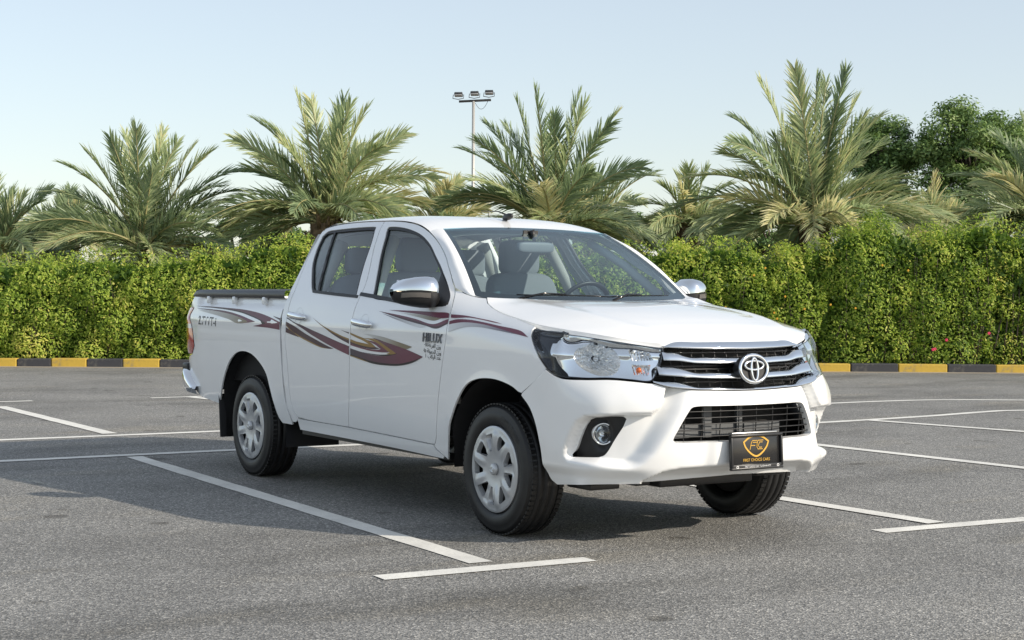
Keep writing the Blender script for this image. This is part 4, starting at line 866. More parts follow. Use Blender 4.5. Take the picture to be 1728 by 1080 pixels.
PF=[(0,-.045),(0,.004),(.05,.012),(.16,.015),(.72,.009),(.80,.004),(.97,.000),(1.0,-.006),(1.0,-.05)]
PT=[(0,-.045),(0,.002),(.06,.010),(.25,.011),(.7,.000),(.95,-.010),(1.0,-.016),(1.0,-.06)]
bar('grille_bar',BAR0T,BAR0B,2.30,.0,0,PT,M['chrome'])
bar('grille_bar',BAR1T,BAR1B,2.40,.004,0,PF,M['chrome'])
bar('grille_bar',BAR2T,BAR2B,2.66,.004,0,PF,M['chrome'])
bar('grille_bar',BAR3T,BAR3B,2.90,.004,0,PT,M['chrome'])
# emblem: oval ring with three interlocking ovals
em=link('emblem',None,gr)
def ell(cz,ry,rz,th,xo,n=48,m=8,cy=0):
    V=[];F=[]
    for i in range(n):
        a=2*math.pi*i/n; c=np.array([0,ry*math.cos(a),rz*math.sin(a)]); nn_=np.array([0,math.cos(a)/ry,math.sin(a)/rz]); nn_/=np.linalg.norm(nn_)
        for j in range(m):
            b=2*math.pi*j/m; V.append(c+nn_*th*math.cos(b)+np.array([1,0,0])*th*.75*math.sin(b)+np.array([xo,cy,cz]))
    F=[[i*m+j,((i+1)%n)*m+j,((i+1)%n)*m+(j+1)%m,i*m+(j+1)%m] for i in range(n) for j in range(m)]
    return np.array(V),F
EX,EZ=.995,.874
v,f,_=join(ell(EZ,.086,.065,.0098,EX),ell(EZ+.016,.058,.0215,.0066,EX+.004),ell(EZ-.003,.0205,.054,.0066,EX+.006)); 
EMR=np.array(Matrix.Rotation(R(-6),3,'Y')); cc=np.array([EX,0,EZ]); v=(v-cc)@EMR.T+cc
mk('emblem_rings',v,f,M['chrome'],em)
v,f=lathe([(0.001,.0),(1,.0),(1,-.05)],40,'x'); v=v*np.array([1,.084,.063])+np.array([EX-.006,0,EZ]); v=(v-cc)@EMR.T+cc; mk('emblem_back',v,f,M['black'],em,smooth=False)
# ---- number plate
M['plate']=mat('plate_black',(.012,.012,.013),.22); M['gold']=mat('plate_gold',(.62,.36,.045),.4); M['whiteprint']=mat('white_print',(.7,.7,.7),.6)
M['plateframe']=mat('plate_frame',(.02,.02,.021),.3); M['metal']=mat('plate_metal',(.55,.55,.55),.3,1)
pl=link('number_plate',None,truck); pl.location=(1.012,.003,.473); pl.rotation_euler=(0,R(-3),0)
PW,PH=.328,.172
v,f=bevbox(-.006,0,0,.014,PW-.012,PH-.012,.003); mk('plate_board',v,f,M['plate'],pl)
def frame(w,h,t,d,x0,mm,nm,b=.004):
    v,f,_=join(bevbox(x0,0,h/2-t/2,d,w,t,b),bevbox(x0,0,-h/2+t/2,d,w,t,b),bevbox(x0,w/2-t/2,0,d,t,h-2*t,b),bevbox(x0,-w/2+t/2,0,d,t,h-2*t,b)); return mk(nm,v,f,mm,pl)
frame(PW,PH,.013,.022,.002,M['plateframe'],'plate_frame')
v,f=bevbox(.002,0,-PH/2+.016,.019,PW-.02,.022,.003); mk('plate_footer',v,f,M['plateframe'],pl)
v,f=bevbox(-.006,-.012,PH/2+.006,.03,.285,.010,.003); mk('plate_bracket',v,f,M['metal'],pl)
def text_mesh(s,size,ext=0.0,shear=0,xs=1,align='CENTER',sp=1.0,bold=0):
    c=bpy.data.curves.new('lettering','FONT'); c.body=s; c.size=size; c.extrude=ext; c.shear=shear; c.align_x=align; c.align_y='CENTER'; c.space_character=sp; c.resolution_u=3; c.offset=bold
    o=bpy.data.objects.new('lettering',c); COL.objects.link(o); dg=bpy.context.evaluated_depsgraph_get(); dg.update()
    me=bpy.data.meshes.new_from_object(o.evaluated_get(dg)); V=np.array([v.co[:] for v in me.vertices]).reshape(-1,3); F=[list(p.vertices) for p in me.polygons]
    bpy.data.objects.remove(o); bpy.data.meshes.remove(me)
    if len(V): V[:,0]*=xs
    return V,F
def on_plate(V,cy,cz,x=.0045): return np.stack([np.full(len(V),x)+V[:,2],V[:,0]+cy,V[:,1]+cz],1)
V,F=text_mesh('FIRST CHOICE CARS',.0200,.0004,xs=.93); mk('plate_lettering',on_plate(V,0,-.040,.0028),F,M['gold'],pl,smooth=False)
V,F=text_mesh('FIRST CHOICE CARS  Tel 054 444 4777',.0125,.0003,xs=.78); mk('plate_lettering',on_plate(V,.0,-.0705,.0125),F,M['whiteprint'],pl,smooth=False)
for yy in (-.128,.128):
    v,f=lathe([(.0042,.0),(.0075,.0)],16,'x'); mk('plate_lettering',v+np.array([.0127,yy,-.0705]),f,M['whiteprint'],pl,smooth=False)
def ribbon(pts,wd,closed,x=.003,y0=0,z0=0):
    P=np.array(pts,float); 
    if closed: T=np.roll(P,-1,0)-np.roll(P,1,0)
    else: T=np.gradient(P,axis=0)
    T/=np.linalg.norm(T,axis=1)[:,None]+1e-9; N=np.stack([-T[:,1],T[:,0]],1); a=P+N*wd/2; b=P-N*wd/2; k=len(P)
    V=np.concatenate([np.stack([np.full(k,x),a[:,0]+y0,a[:,1]+z0],1),np.stack([np.full(k,x),b[:,0]+y0,b[:,1]+z0],1)])
    r=range(k if closed else k-1); return V,[[i,(i+1)%k,k+(i+1)%k,k+i] for i in r]
shield=resample([[-.078,.030],[-.040,.052],[0,.058],[.040,.052],[.078,.030],[.066,.004],[.034,-.026],[0,-.040],[-.034,-.026],[-.066,.004]],.006,True,75)
v1=ribbon(shield,.0085,True,.0028,0,.018)
FCs=[[[-.040,-.014],[-.030,.022],[-.022,.030],[.008,.030]],[[-.034,.006],[-.006,.006]],[[.012,.030],[.046,.030]],[[.012,.030],[.006,.018],[.004,-.002],[.010,-.012],[.040,-.012]],[[-.022,.021],[.006,.021]],[[.020,.021],[.040,.021]],[[.020,.021],[.013,.004],[.018,-.004],[.036,-.004]]]
rb=[v1]+[ribbon(np.array(p)*1.0,.0034,False,.0029+.0001*i,0,.024) for i,p in enumerate(FCs)]
v,f,_=join(*rb); mk('plate_logo',v,f,M['gold'],pl,smooth=False)
# ---- door mirrors
M['sigglass']=mat('smoked_signal_lens',(.12,.11,.10),.12,coat=1)
for sy,_n in both:
    mr=link('door_mirror',None,truck)
    # black sail and foot
    mk('mirror_foot',*panel_mesh(resample(MIRF,.02,True,30),[],fS,.02,off=-.002,flange=.012,sy=sy),M['black'],mr)
    v,f=tube([(-.66,.805*sy,1.190),(-.66,.85*sy,1.186),(-.665,.90*sy,1.19)],[.034,.030,.034],12); v[:,2]=(v[:,2]-1.188)*.62+1.188; mk('mirror_arm',v,f,M['black'],mr)
    # shell: cross sections along y, chrome cap above, black housing below
    ys=np.array([.905,.92,.95,.99,1.04,1.085,1.120,1.137]); hu=np.array([.030,.068,.082,.080,.070,.056,.036,.010]); hd=np.array([.034,.070,.084,.088,.085,.075,.056,.022]); hx=np.array([.03,.070,.092,.098,.094,.082,.060,.022])
    cz=np.array([1.232,1.234,1.238,1.242,1.246,1.246,1.242,1.240]); cx=np.array([-.55,-.54,-.535,-.54,-.555,-.575,-.597,-.615])
    ys=ys-.072; cx=cx-.118
    cap=[];low=[];sig=[];n=24
    for k in range(len(ys)):
        rc=[];rl=[];rs_=[]
        for a in np.linspace(0,math.pi,n):
            c_,s_=math.cos(a),math.sin(a); e=.62
            rc.append((cx[k]-hx[k]*np.sign(c_)*abs(c_)**e,ys[k]*sy,cz[k]+hu[k]*s_**.8+(.012 if s_<.02 else 0)*0))
            rl.append((cx[k]-hx[k]*.955*np.sign(c_)*abs(c_)**e,ys[k]*sy,cz[k]-.004-hd[k]*s_**.8))
        for q in np.linspace(0,1,5): 
            zz_=cz[k]-.012-.026*q; s_=min(1,((cz[k]-.004-zz_)/max(hd[k],.03)))**(1/.8); c_=math.sqrt(max(0,1-s_*s_)); rs_.append((cx[k]+hx[k]*.955*c_**e+.004,ys[k]*sy,zz_))
        cap.append(rc); low.append(rl); sig.append(rs_)
    for nm,PP,mm in (('mirror_cap',cap,M['chrome']),('mirror_housing',low,M['black']),('turn_signal',sig[3:7],M['sigglass'])):
        P=np.array(PP); v,f=grid(P); o=mk(nm,v,f,mm,mr)
        bm=bmesh.new(); bm.from_mesh(o.data); bmesh.ops.recalc_face_normals(bm,faces=bm.faces[:]); 
        c0=Vector((cx[3],ys[3]*sy,cz[3])); d=sum((g.calc_center_median()-c0).dot(g.normal) for g in bm.faces)
        if d<0: bmesh.ops.reverse_faces(bm,faces=bm.faces[:])
        bm.to_mesh(o.data); bm.free()
    P=np.array([[ (cx[3]-.10,y*sy,z) for y in (.87,.94,1.02)] for z in (1.20,1.25,1.30)]); v,f=grid(P); mk('mirror_glass',v,f,M['mirror'],mr)
# ---- bed: tonneau cover, tailgate, rear bumper, bed box
M['vinyl']=mat('tonneau_vinyl',(.022,.024,.028),.55,build=lambda nt,b:bump(nt,b,noise(nt,objco(nt),120,3),.2,.003))
M['rail']=mat('black_rail',(.014,.015,.018),.38)
bx=link('bed',None,truck); bx['label']='cargo bed under a flat black cover'
v,f=grid(np.array([[(x,y,1.238+.010*(1-(y/.86)**2)-.006*math.cos(x*9)*0) for y in np.linspace(-.845,.845,15)] for x in np.linspace(-2.512,-4.13,20)])); mk('tonneau_cover',v,f,M['vinyl'],bx)
for sy,_n in both:
    P=[]
    for x in np.linspace(-2.512,-4.165,24):
        y0=float(S(min(x,-2.55),1.19)); e=sst(-4.165,-4.10,x)
        P.append([(x,(y0-.045)*sy,1.185),(x,(y0+.002)*sy,1.190),(x,(y0+.006)*sy,1.200),(x,(y0+.004)*sy,1.226*e+1.205*(1-e)),(x,(y0-.006)*sy,1.239*e+1.206*(1-e)),(x,(y0-.10)*sy,1.242*e+1.206*(1-e))])
    v,f=grid(np.array(P)); mk('bed_rail',v,f,M['rail'],bx)
v,f,_=join(box(-3.36,0,.62,1.68,1.45,.03),box(-2.535,0,.86,.02,1.62,.66),box(-3.36,.79,.88,1.6,.02,.52),box(-3.36,-.79,.88,1.6,.02,.52)); mk('bed_box',v,f,M['dark'],bx,smooth=False)
v,f=bevbox(-4.30,0,.945,.055,1.24,.50,.02); tg=mk('tailgate',v,f,M['paint'],truck)
v,f=bevbox(-4.335,0,1.06,.03,.20,.07,.012); mk('handle',v,f,M['chrome'],tg)
# chrome rear step bumper wrapping the corner
P=[]
pc=resample([[-4.40,0],[-4.40,.35],[-4.398,.60],[-4.38,.745],[-4.325,.845],[-4.21,.885],[-4.08,.886],[-4.02,.876]],.03,False,80)
pc=np.concatenate([(pc*np.array([1,-1]))[::-1][:-1],pc])
for x,y in pc:
    k=float(sst(-4.30,-4.02,x)); zt=.665-.115*k; zb=.50-.015*k; n_x=-1 if abs(y)<.7 else -.4; n_y=0 if abs(y)<.7 else math.copysign(.9,y)
    P.append([(x-n_x*.05,y-n_y*.05,zt),(x,y,zt),(x+n_x*.010,y+n_y*.008,zt-.025),(x+n_x*.010,y+n_y*.008,zb+.05),(x-n_x*.006,y-n_y*.006,zb+.012),(x-n_x*.05,y-n_y*.05,zb)])
v,f=grid(np.array(P)); rb_=mk('rear_bumper',v,f,M['chrome'],truck); rb_['label']='chrome rear step bumper'
v,f=bevbox(-4.36,0,.672,.13,1.45,.03,.008); mk('bumper_step',v,f,M['black'],rb_)
for sy,_n in both:
    v,f=bevbox(-4.33,.79*sy,.680,.11,.10,.05,.012); mk('bumper_step',v,f,M['black'],rb_)
# ---- interior
def seat(x,y,wd,name):
    s=link(name,None,truck)
    v,f=superq((x+.27,y,.80),(.27,wd,.10),.35,.35); mk('seat_cushion',v,f,M['seat'],s)
    v,f=superq((x-.02,y,1.06),(.075,wd,.30),.4,.4,rot=None); v[:,0]-=(v[:,2]-.8)*.22; mk('seat_back',v,f,M['seat'],s)
    return s
def headrest(s,x,y,z,wd=.135,hh=.10):
    v,f=superq((x,y,z),(.055,wd,hh),.42,.4); mk('headrest',v,f,M['seat'],s)
    for d in (-.06,.06):
        v,f=tube([(x,y+d,z-hh-.07),(x,y+d,z-hh*.7)],.007,6); mk('headrest_post',v,f,M['satin'],s)
for y in (-.37,.37):
    s=seat(-1.55,y,.25,'front_seat'); headrest(s,-1.70,y,1.455,.135,.112)
rs=seat(-2.22,0,.64,'rear_bench')
for y in (-.38,.38): headrest(rs,-2.37,y,1.43,.13,.088)
ds=link('dashboard',None,truck)
P=[]
for y in np.linspace(-.70,.70,29):
    c=-.03*math.exp(-((y-.37)/.2)**2)
    P.append([(-.36+.17*(1-(y/.7)**2),y,1.160),(-.50,y,1.185-c*.5),(-.68,y,1.195-c),(-.80,y,1.17-c),(-.86,y,1.08),(-.84,y,.85),(-.75,y,.65)])
v,f=grid(np.array(P)); mk('dash_top',v,f,M['dash'],ds)
v,f=ell(0,.185,.185,.015,0,40,8); v=v@np.array(Matrix.Rotation(R(24),3,'Y')).T+np.array([-.99,.37,1.125]); mk('steering_wheel',v,f,M['black'],ds)
v,f,_=join(superq((-.96,.37,1.11),(.03,.06,.06),.6,.6,14,8),tube([(-.975,.20,1.12),(-.975,.54,1.12)],.012,6),tube([(-.80,.37,1.05),(-.97,.37,1.11)],.03,8)); mk('steering_hub',v,f,M['black'],ds)
M['midgrey']=mat('mid_grey_plastic',(.16,.17,.18),.5)
rvm=link('rear_view_mirror',None,truck)
v,f=superq((-.98,.02,1.500),(.022,.125,.033),.5,.35); mk('mirror_shell',v,f,M['midgrey'],rvm)
v,f=tube([(-.98,.02,1.52),(-.985,.01,1.57),(-.99,0,1.60)],[.010,.012,.02],8); mk('mirror_stem',v,f,M['black'],rvm)
v,f=box(-1.0,0,1.575,.01,.10,.05); mk('toll_tag',v,f,M['black'],rvm,smooth=False)
# ---- chassis
ch=link('chassis',None,truck)
parts=[]
for s in (-1,1):
    parts.append(tube([(.62,.45*s,.44),(.2,.45*s,.50),(-.3,.46*s,.46),(-2.3,.50*s,.46),(-2.8,.50*s,.60),(-3.4,.50*s,.60),(-4.2,.50*s,.55)],[.05,.055,.06,.06,.055,.055,.05],8))
v,f,_=join(*parts); mk('frame_rail',v,f,M['frame'],ch)
v,f,_=join(tube([(-WB,-.72,TYRE_R),(-WB,-.2,TYRE_R),(-WB,0,TYRE_R),(-WB,.2,TYRE_R),(-WB,.72,TYRE_R)],[.045,.045,.13,.045,.045],12)); mk('rear_axle',v,f,M['frame'],ch)
for s in (-1,1):
    v,f,_=join(*[tube([(-2.45,.56*s,.42),(-2.75,.56*s,.335-.012*i),(-WB,.56*s,.295-.012*i),(-3.45,.56*s,.335-.012*i),(-3.75,.56*s,.44)],.012,6) for i in range(3)],box(-WB,.56*s,.275,.14,.09,.04),box(-2.46,.56*s,.44,.07,.07,.12)); mk('leaf_spring',v,f,M['frame'],ch)
v,f=bevbox(-1.95,-.28,.405,.85,.42,.20,.04); mk('fuel_tank',v,f,M['dark'],ch)
v,f=bevbox(-2.50,-.62,.37,.13,.10,.10,.02); mk('spring_hanger',v,f,M['frame'],ch)
v,f,_=join(tube([(-.2,.30,.36),(-2.4,.32,.38),(-2.7,.35,.44),(-3.3,.42,.48),(-4.1,.45,.42)],.032,8),tube([(-1.5,.32,.37),(-2.1,.32,.37)],[.09,.09],10)); mk('exhaust',v,f,M['frame'],ch)
v,f,_=join(box(.05,0,.33,.5,.85,.06),box(-.8,0,.42,.8,.35,.16)); mk('gearbox',v,f,M['dark'],ch,smooth=False)
v,f,_=join(tube([(0,-.70,TYRE_R),(0,.70,TYRE_R)],.035,8),tube([(.12,-.62,.33),(-.05,-.42,.30),(-.2,-.62,.33)],.025,6),tube([(.12,.62,.33),(-.05,.42,.30),(-.2,.62,.33)],.025,6)); mk('front_suspension',v,f,M['frame'],ch)
for (cx,cy,cz,sx,sy_,sz) in ((.50,-.60,.296,.20,.18,.034),(.56,-.40,.306,.16,.09,.030),(.52,.02,.300,.20,.60,.055),(.46,.50,.305,.20,.20,.036)):
    v,f=bevbox(cx,cy,cz,sx,sy_,sz,.008); mk('splash_guard',v,f,M['black'],ch)
v,f,_=join(box(.58,0,.345,.30,1.05,.03),box(.30,0,.42,.5,1.0,.03)); mk('splash_guard',v,f,M['dark'],ch,smooth=False)
# ---- wheels
def build_wheel():
    w_=link('wheel',None,truck)
    r=TYRE_R; wd=.215; h=wd/2
    prof=[(.214,-h+.03),(.224,-h+.006),(.240,-h-.004),(.262,-h-.009),(.290,-h-.006),(.308,-h+.004),(.314,-h+.003),(.3165,-h+.010),(.326,-h+.020),(r-.002,-h+.034)]
    gro=[-.064,-.022,.022,.064]; y=-h+.040
    t=[(r-.0005,y)]
    for g_ in gro: t+=[(r,g_-.0065),(r-.008,g_-.005),(r-.008,g_+.005),(r,g_+.0065)]
    t+=[(r-.0005,h-.040)]
    prof=prof+t+[(a,-b) for a,b in prof[::-1]]
    v,f=lathe(prof,96)
    sq=v[:,2]<-r+.018; v[sq,2]=np.maximum(v[sq,2],-r+.002); 
    mk('tyre',v,f,M['tyre'],w_)
    # shoulder lugs
    parts=[]
    for s in (-1,1):
        for k in range(72):
            a=2*math.pi*k/72; b_=box(0,0,0,.020,.030,.008); V=b_[0]
            rr=r-.0048; V=V@np.array(Matrix.Rotation(-a+math.pi/2,3,'Y')).T; 
            V=V+np.array([rr*math.cos(a),s*(h-.028),rr*math.sin(a)]); parts.append((V,b_[1]))
    v,f,_=join(*parts); o=mk('tread_lugs',v,f,M['tyre'],w_,smooth=False); o['kind']='stuff'
    # hub cap: dished disc with nine openings
    def cap_r(rr,th):
        d=np.where(rr<.05,.014,0)*0
        base=.006+.016*sst(.215,.14,rr)-.012*sst(.11,.03,rr)
        sp=np.cos(3*th); return base
    n=96; th=np.linspace(0,2*math.pi,n,endpoint=False); RO=.2205
    outer=np.stack([RO*np.cos(th),RO*np.sin(th)],1); holes=[]
    def hole(a0,dw,r0,r1,sk):
        pts=[]
        for (q,e) in ((-.55,0),(-.98,.5),(-1,.9),(-.80,1),(.80,1),(1,.9),(.98,.5),(.55,0)):
            rr=r0+(r1-r0)*e; a=a0+dw*q*(.75+.25*e)+sk*(e-.5); pts.append([rr*math.cos(a),rr*math.sin(a)])
        return resample(pts,.008,True,50)
    for k in range(3):
        c=R(120*k+4)
        holes.append(hole(c+R(16.5),R(12.0),.094,.183,R(6))); holes.append(hole(c-R(16.5),R(12.0),.094,.183,R(-6)))
        holes.append(hole(c+R(60),R(11.0),.106,.184,R(-7)))
    def fC(u,v):
        rr=np.hypot(u,v); th=np.arctan2(v,u)
        z=.018+.005*sst(.205,.165,rr)-.014*sst(.150,.040,rr)-.004*sst(.213,.2205,rr)
        z=z+.007*np.exp(-((np.abs((th-R(4)+math.pi/3)%(2*math.pi/3)-math.pi/3)-R(39))/R(7))**2)*sst(.07,.12,rr)*sst(.21,.18,rr)
        # blades: facets between the openings
        z=z+.006*np.cos(9*th)*sst(.07,.12,rr)*sst(.215,.185,rr)*0
        z=z-.010*sst(.020,.034,np.minimum(np.abs(((th-R(4)+math.pi/3)%(2*math.pi/3))-math.pi/3),9)*0+1)*0
        for k in range(3):
            c=R(120*k+4); d=np.abs((th-c+math.pi)%(2*math.pi)-math.pi)
            z=z-.008*sst(R(11),R(5),d)*sst(.09,.13,rr)*sst(.196,.18,rr)      # slim blade inside each pair sits lower
        return u,-(h-.012)-z,v
    v,f=panel_mesh(outer,holes,fC,.0085,flange=.02,hflange=.026,sign=(0,-1,0)); o=mk('hubcap',v,f,M['silver'],w_)
    v,f=lathe([(.0005,-h-.016),(.024,-h-.016),(.029,-h-.012),(.030,-h)],28); mk('centre_cap',v,f,M['silver'],w_)
    v,f,_=join(ell(0,.019,.013,.0018,0,24,6),ell(.003,.013,.005,.0014,0,20,6),ell(0,.005,.012,.0014,0,20,6)); v=np.stack([v[:,1],-(h+.0165)-v[:,0],v[:,2]],1); mk('cap_emblem',v,f,M['chrome'],w_)
    v,f=lathe([(.0005,-h+.045),(.10,-h+.045),(.19,-h+.052),(.205,-h+.02),(.213,-h+.012),(.214,-h+.03),(.205,.08),(.18,.09),(.0005,.085)],48); mk('rim',v,f,M['dark'],w_)
    # raised sidewall lettering
    parts=[]
    for s_,a0 in (('SUMITOMO',235),('SUMITOMO',55)):
        for i,chh in enumerate(s_):
            V,F=text_mesh(chh,.030,.0008,xs=.9)
            if not len(V): continue
            a=R(a0-(i-3.5)*5.6*(1)); 
            rr=.276; ca,sa=math.cos(a),math.sin(a)
            up=np.array([ca,sa]); rt=np.array([sa,-ca])
            p=rt*V[:,[0]]+up*(V[:,[1]]+rr); parts.append((np.stack([p[:,0],-(h+.0098)-V[:,2]*0-np.abs(V[:,2]),p[:,1]],1),F))
    v,f,_=join(*parts); mk('sidewall_lettering',v,f,M['tyretext'],w_,smooth=False)
    return w_
def copy_tree(o,parent):
    c=o.copy(); COL.objects.link(c); c.parent=parent
    for k in list(o.children): copy_tree(k,c)
    return c
WY=.752
w0=build_wheel(); w0.location=(0,-WY,TYRE_R)
for i,(x,s,ra) in enumerate(((-WB,-1,R(8)),(0,1,R(40)),(-WB,1,R(70)))):
    c=copy_tree(w0,truck); c.location=(x,s*WY,TYRE_R); c.rotation_euler=(0,ra,math.pi if s>0 else 0)
# ---- side stripes and lettering (vinyl film, 1 mm proud of the paint)
def decal_nodes(c0,c1,fade=False):
    def f(nt,b):
        at=nd(nt,'ShaderNodeAttribute'); at.attribute_name='tone'
        c=ramp(nt,at.outputs['Fac'],[(0,c0),(1,c1)]); nt.links.new(c,b.inputs['Base Color'])
    return f
W_=(.76,.77,.77)
M['d_maroon']=mat('vinyl_maroon',rough=.45,coat=.12,spec=.3,build=decal_nodes((.075,.055,.068),(.165,.050,.075)))
M['d_dark']=mat('vinyl_dark',rough=.45,coat=.12,spec=.3,build=decal_nodes((.030,.026,.028),(.075,.036,.040)))
M['d_black']=mat('vinyl_black',rough=.45,coat=.12,spec=.3,build=decal_nodes((.018,.015,.018),(.022,.016,.018)))
M['d_gold']=mat('vinyl_gold',rough=.45,coat=.12,spec=.3,build=decal_nodes((.20,.14,.07),(.30,.18,.05)))
M['d_tan']=mat('vinyl_tan',rough=.45,coat=.12,spec=.3,build=decal_nodes(W_,(.235,.19,.12)))
M['d_grey']=mat('vinyl_grey',rough=.45,coat=.12,spec=.3,build=decal_nodes(W_,(.20,.17,.20)))
TONE={'A1':(-4.1,-2.6),'A2':(-4.0,-3.0),'A2t':(-4.05,-3.1),'C1t':(-1.45,-.95),'D1t':(-1.0,-.6),'D2f':(-.75,-1.15),'F2f':(-.45,.1),'C1':(-1.5,-.9),'B3':(-2.4,-1.6)}
st=link('side_stripes',None,truck); st['label']='maroon, gold and black vinyl swooshes along the side'
for sy,_n in both:
    for i,(nm,kind,pts) in enumerate(DECALS):
        pp=resample(pts,.02,True,50)
        try: P2,T,_l=fill(pp,[],.03)
        except Exception: continue
        off=.0010+.00025*(i%9)
        x=P2[:,0];z=P2[:,1]; y=S(x,z)+off
        V=np.stack([x,y*sy,z],1); F=[list(t) if sy<0 else list(t)[::-1] for t in T]
        o=mk('stripe',V,F,M['d_'+kind],st)
        a0,a1=TONE.get(nm,(-9,-8)); tv=np.clip((x-a0)/(a1-a0),0,1)
        a=o.data.attributes.new('tone','FLOAT','POINT'); a.data.foreach_set('value',tv.astype(np.float32))
def side_text(V,F,o,ex,ez,mm,nm,sy,off=.0018,parent=truck):
    """lay flat lettering onto the body side: o origin (x,z), ex reading direction along x (+1 towards the nose)"""
    x=o[0]+ex[0]*V[:,0]+ez[0]*V[:,1]; z=o[1]+ex[1]*V[:,0]+ez[1]*V[:,1]; y=S(x,z)+off+V[:,2]
    mk(nm,np.stack([x,y*sy,z],1),F,mm,parent,smooth=False)
M['badge']=mat('badge_chrome',(.22,.235,.26),.18,1)
M['print']=mat('dark_print',(.03,.03,.032),.4)
lt=link('lettering',None,truck)
for sy in (-1,1):
    d=1 if sy<0 else -1
    V,F=text_mesh('HILUX',.072,.0030,shear=.25,xs=.92,sp=1.12,bold=.0004); side_text(V,F,(-.578,.988),(d,-.02*d),(0,1),M['badge'],'badge_letters',sy,.004,lt)
    V,F=text_mesh('2.7VVT-i',.088,.0004,shear=.15,xs=1.06,sp=1.06,bold=.0004); side_text(V,F,(-3.765,1.018),(d,-.022*d),(0,1),M['print'],'engine_lettering',sy,.0018,lt)
    for k,(s_,xx,zz) in enumerate((('\u0660\u0661\u0667/\uFE94\uFECF\uFEAE\uFED4\uFEDF\uFE8D \uFEE5\uFEAF\uFEED',-.572,.948),('\u0660\u0661\u0665 \uFE94\uFEDF\uFEEE\uFEE4\uFEA4\uFEDF\uFE8D \uFEE5\uFEAF\uFEED',-.576,.916),('\u0661  \uFE8F\uFE8E\uFEDB\uFEAE\uFEDF\uFE8D \uFEA9\uFEAA\uFECB',-.565,.888))):
        V,F=text_mesh(s_,.032,.0003)
        if len(V): side_text(V,F,(xx,zz),(d,-.05*d),(0,1),M['print'],'side_lettering',sy,.0018,lt)
# ================================================================== PLANTING
def leaf_mat(name,stops,trans=.35,rough=.5,spec=.4):
    m=bpy.data.materials.new(name); m.use_nodes=True; nt=m.node_tree; b=nt.nodes['Principled BSDF']; o=nt.nodes['Material Output']
    at=nd(nt,'ShaderNodeAttribute'); at.attribute_name='tone'
    c=ramp(nt,at.outputs['Fac'],stops); nt.links.new(c,b.inputs['Base Color']); b.inputs['Roughness'].default_value=rough; b.inputs['Specular IOR Level'].default_value=spec
    t=nd(nt,'ShaderNodeBsdfTranslucent'); hs=nd(nt,'ShaderNodeHueSaturation'); hs.inputs['Value'].default_value=1.25; hs.inputs['Saturation'].default_value=1.1
    nt.links.new(c,hs.inputs['Color']); nt.links.new(hs.outputs[0],t.inputs[0])
    mx=nd(nt,'ShaderNodeMixShader'); mx.inputs[0].default_value=trans; nt.links.new(b.outputs[0],mx.inputs[1]); nt.links.new(t.outputs[0],mx.inputs[2]); nt.links.new(mx.outputs[0],o.inputs[0]); return m
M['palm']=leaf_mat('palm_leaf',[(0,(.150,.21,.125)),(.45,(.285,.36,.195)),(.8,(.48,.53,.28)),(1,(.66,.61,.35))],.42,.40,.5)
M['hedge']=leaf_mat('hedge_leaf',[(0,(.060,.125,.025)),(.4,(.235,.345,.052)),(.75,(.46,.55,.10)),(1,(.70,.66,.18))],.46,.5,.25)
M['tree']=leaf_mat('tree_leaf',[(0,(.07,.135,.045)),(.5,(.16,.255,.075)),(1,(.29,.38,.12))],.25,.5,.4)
M['rachis']=mat('palm_rachis',(.30,.27,.12),.6)
M['boot']=mat('palm_boots',(.16,.10,.055),.85,build=lambda nt,b:nt.links.new(ramp(nt,noise(nt,objco(nt),14,5),[(.3,(.07,.05,.03)),(.7,(.24,.16,.09))]),b.inputs['Base Color']))
M['bark']=mat('bark',(.10,.08,.06),.9,build=lambda nt,b:nt.links.new(ramp(nt,noise(nt,objco(nt),9,5),[(.3,(.05,.04,.03)),(.7,(.16,.13,.10))]),b.inputs['Base Color']))
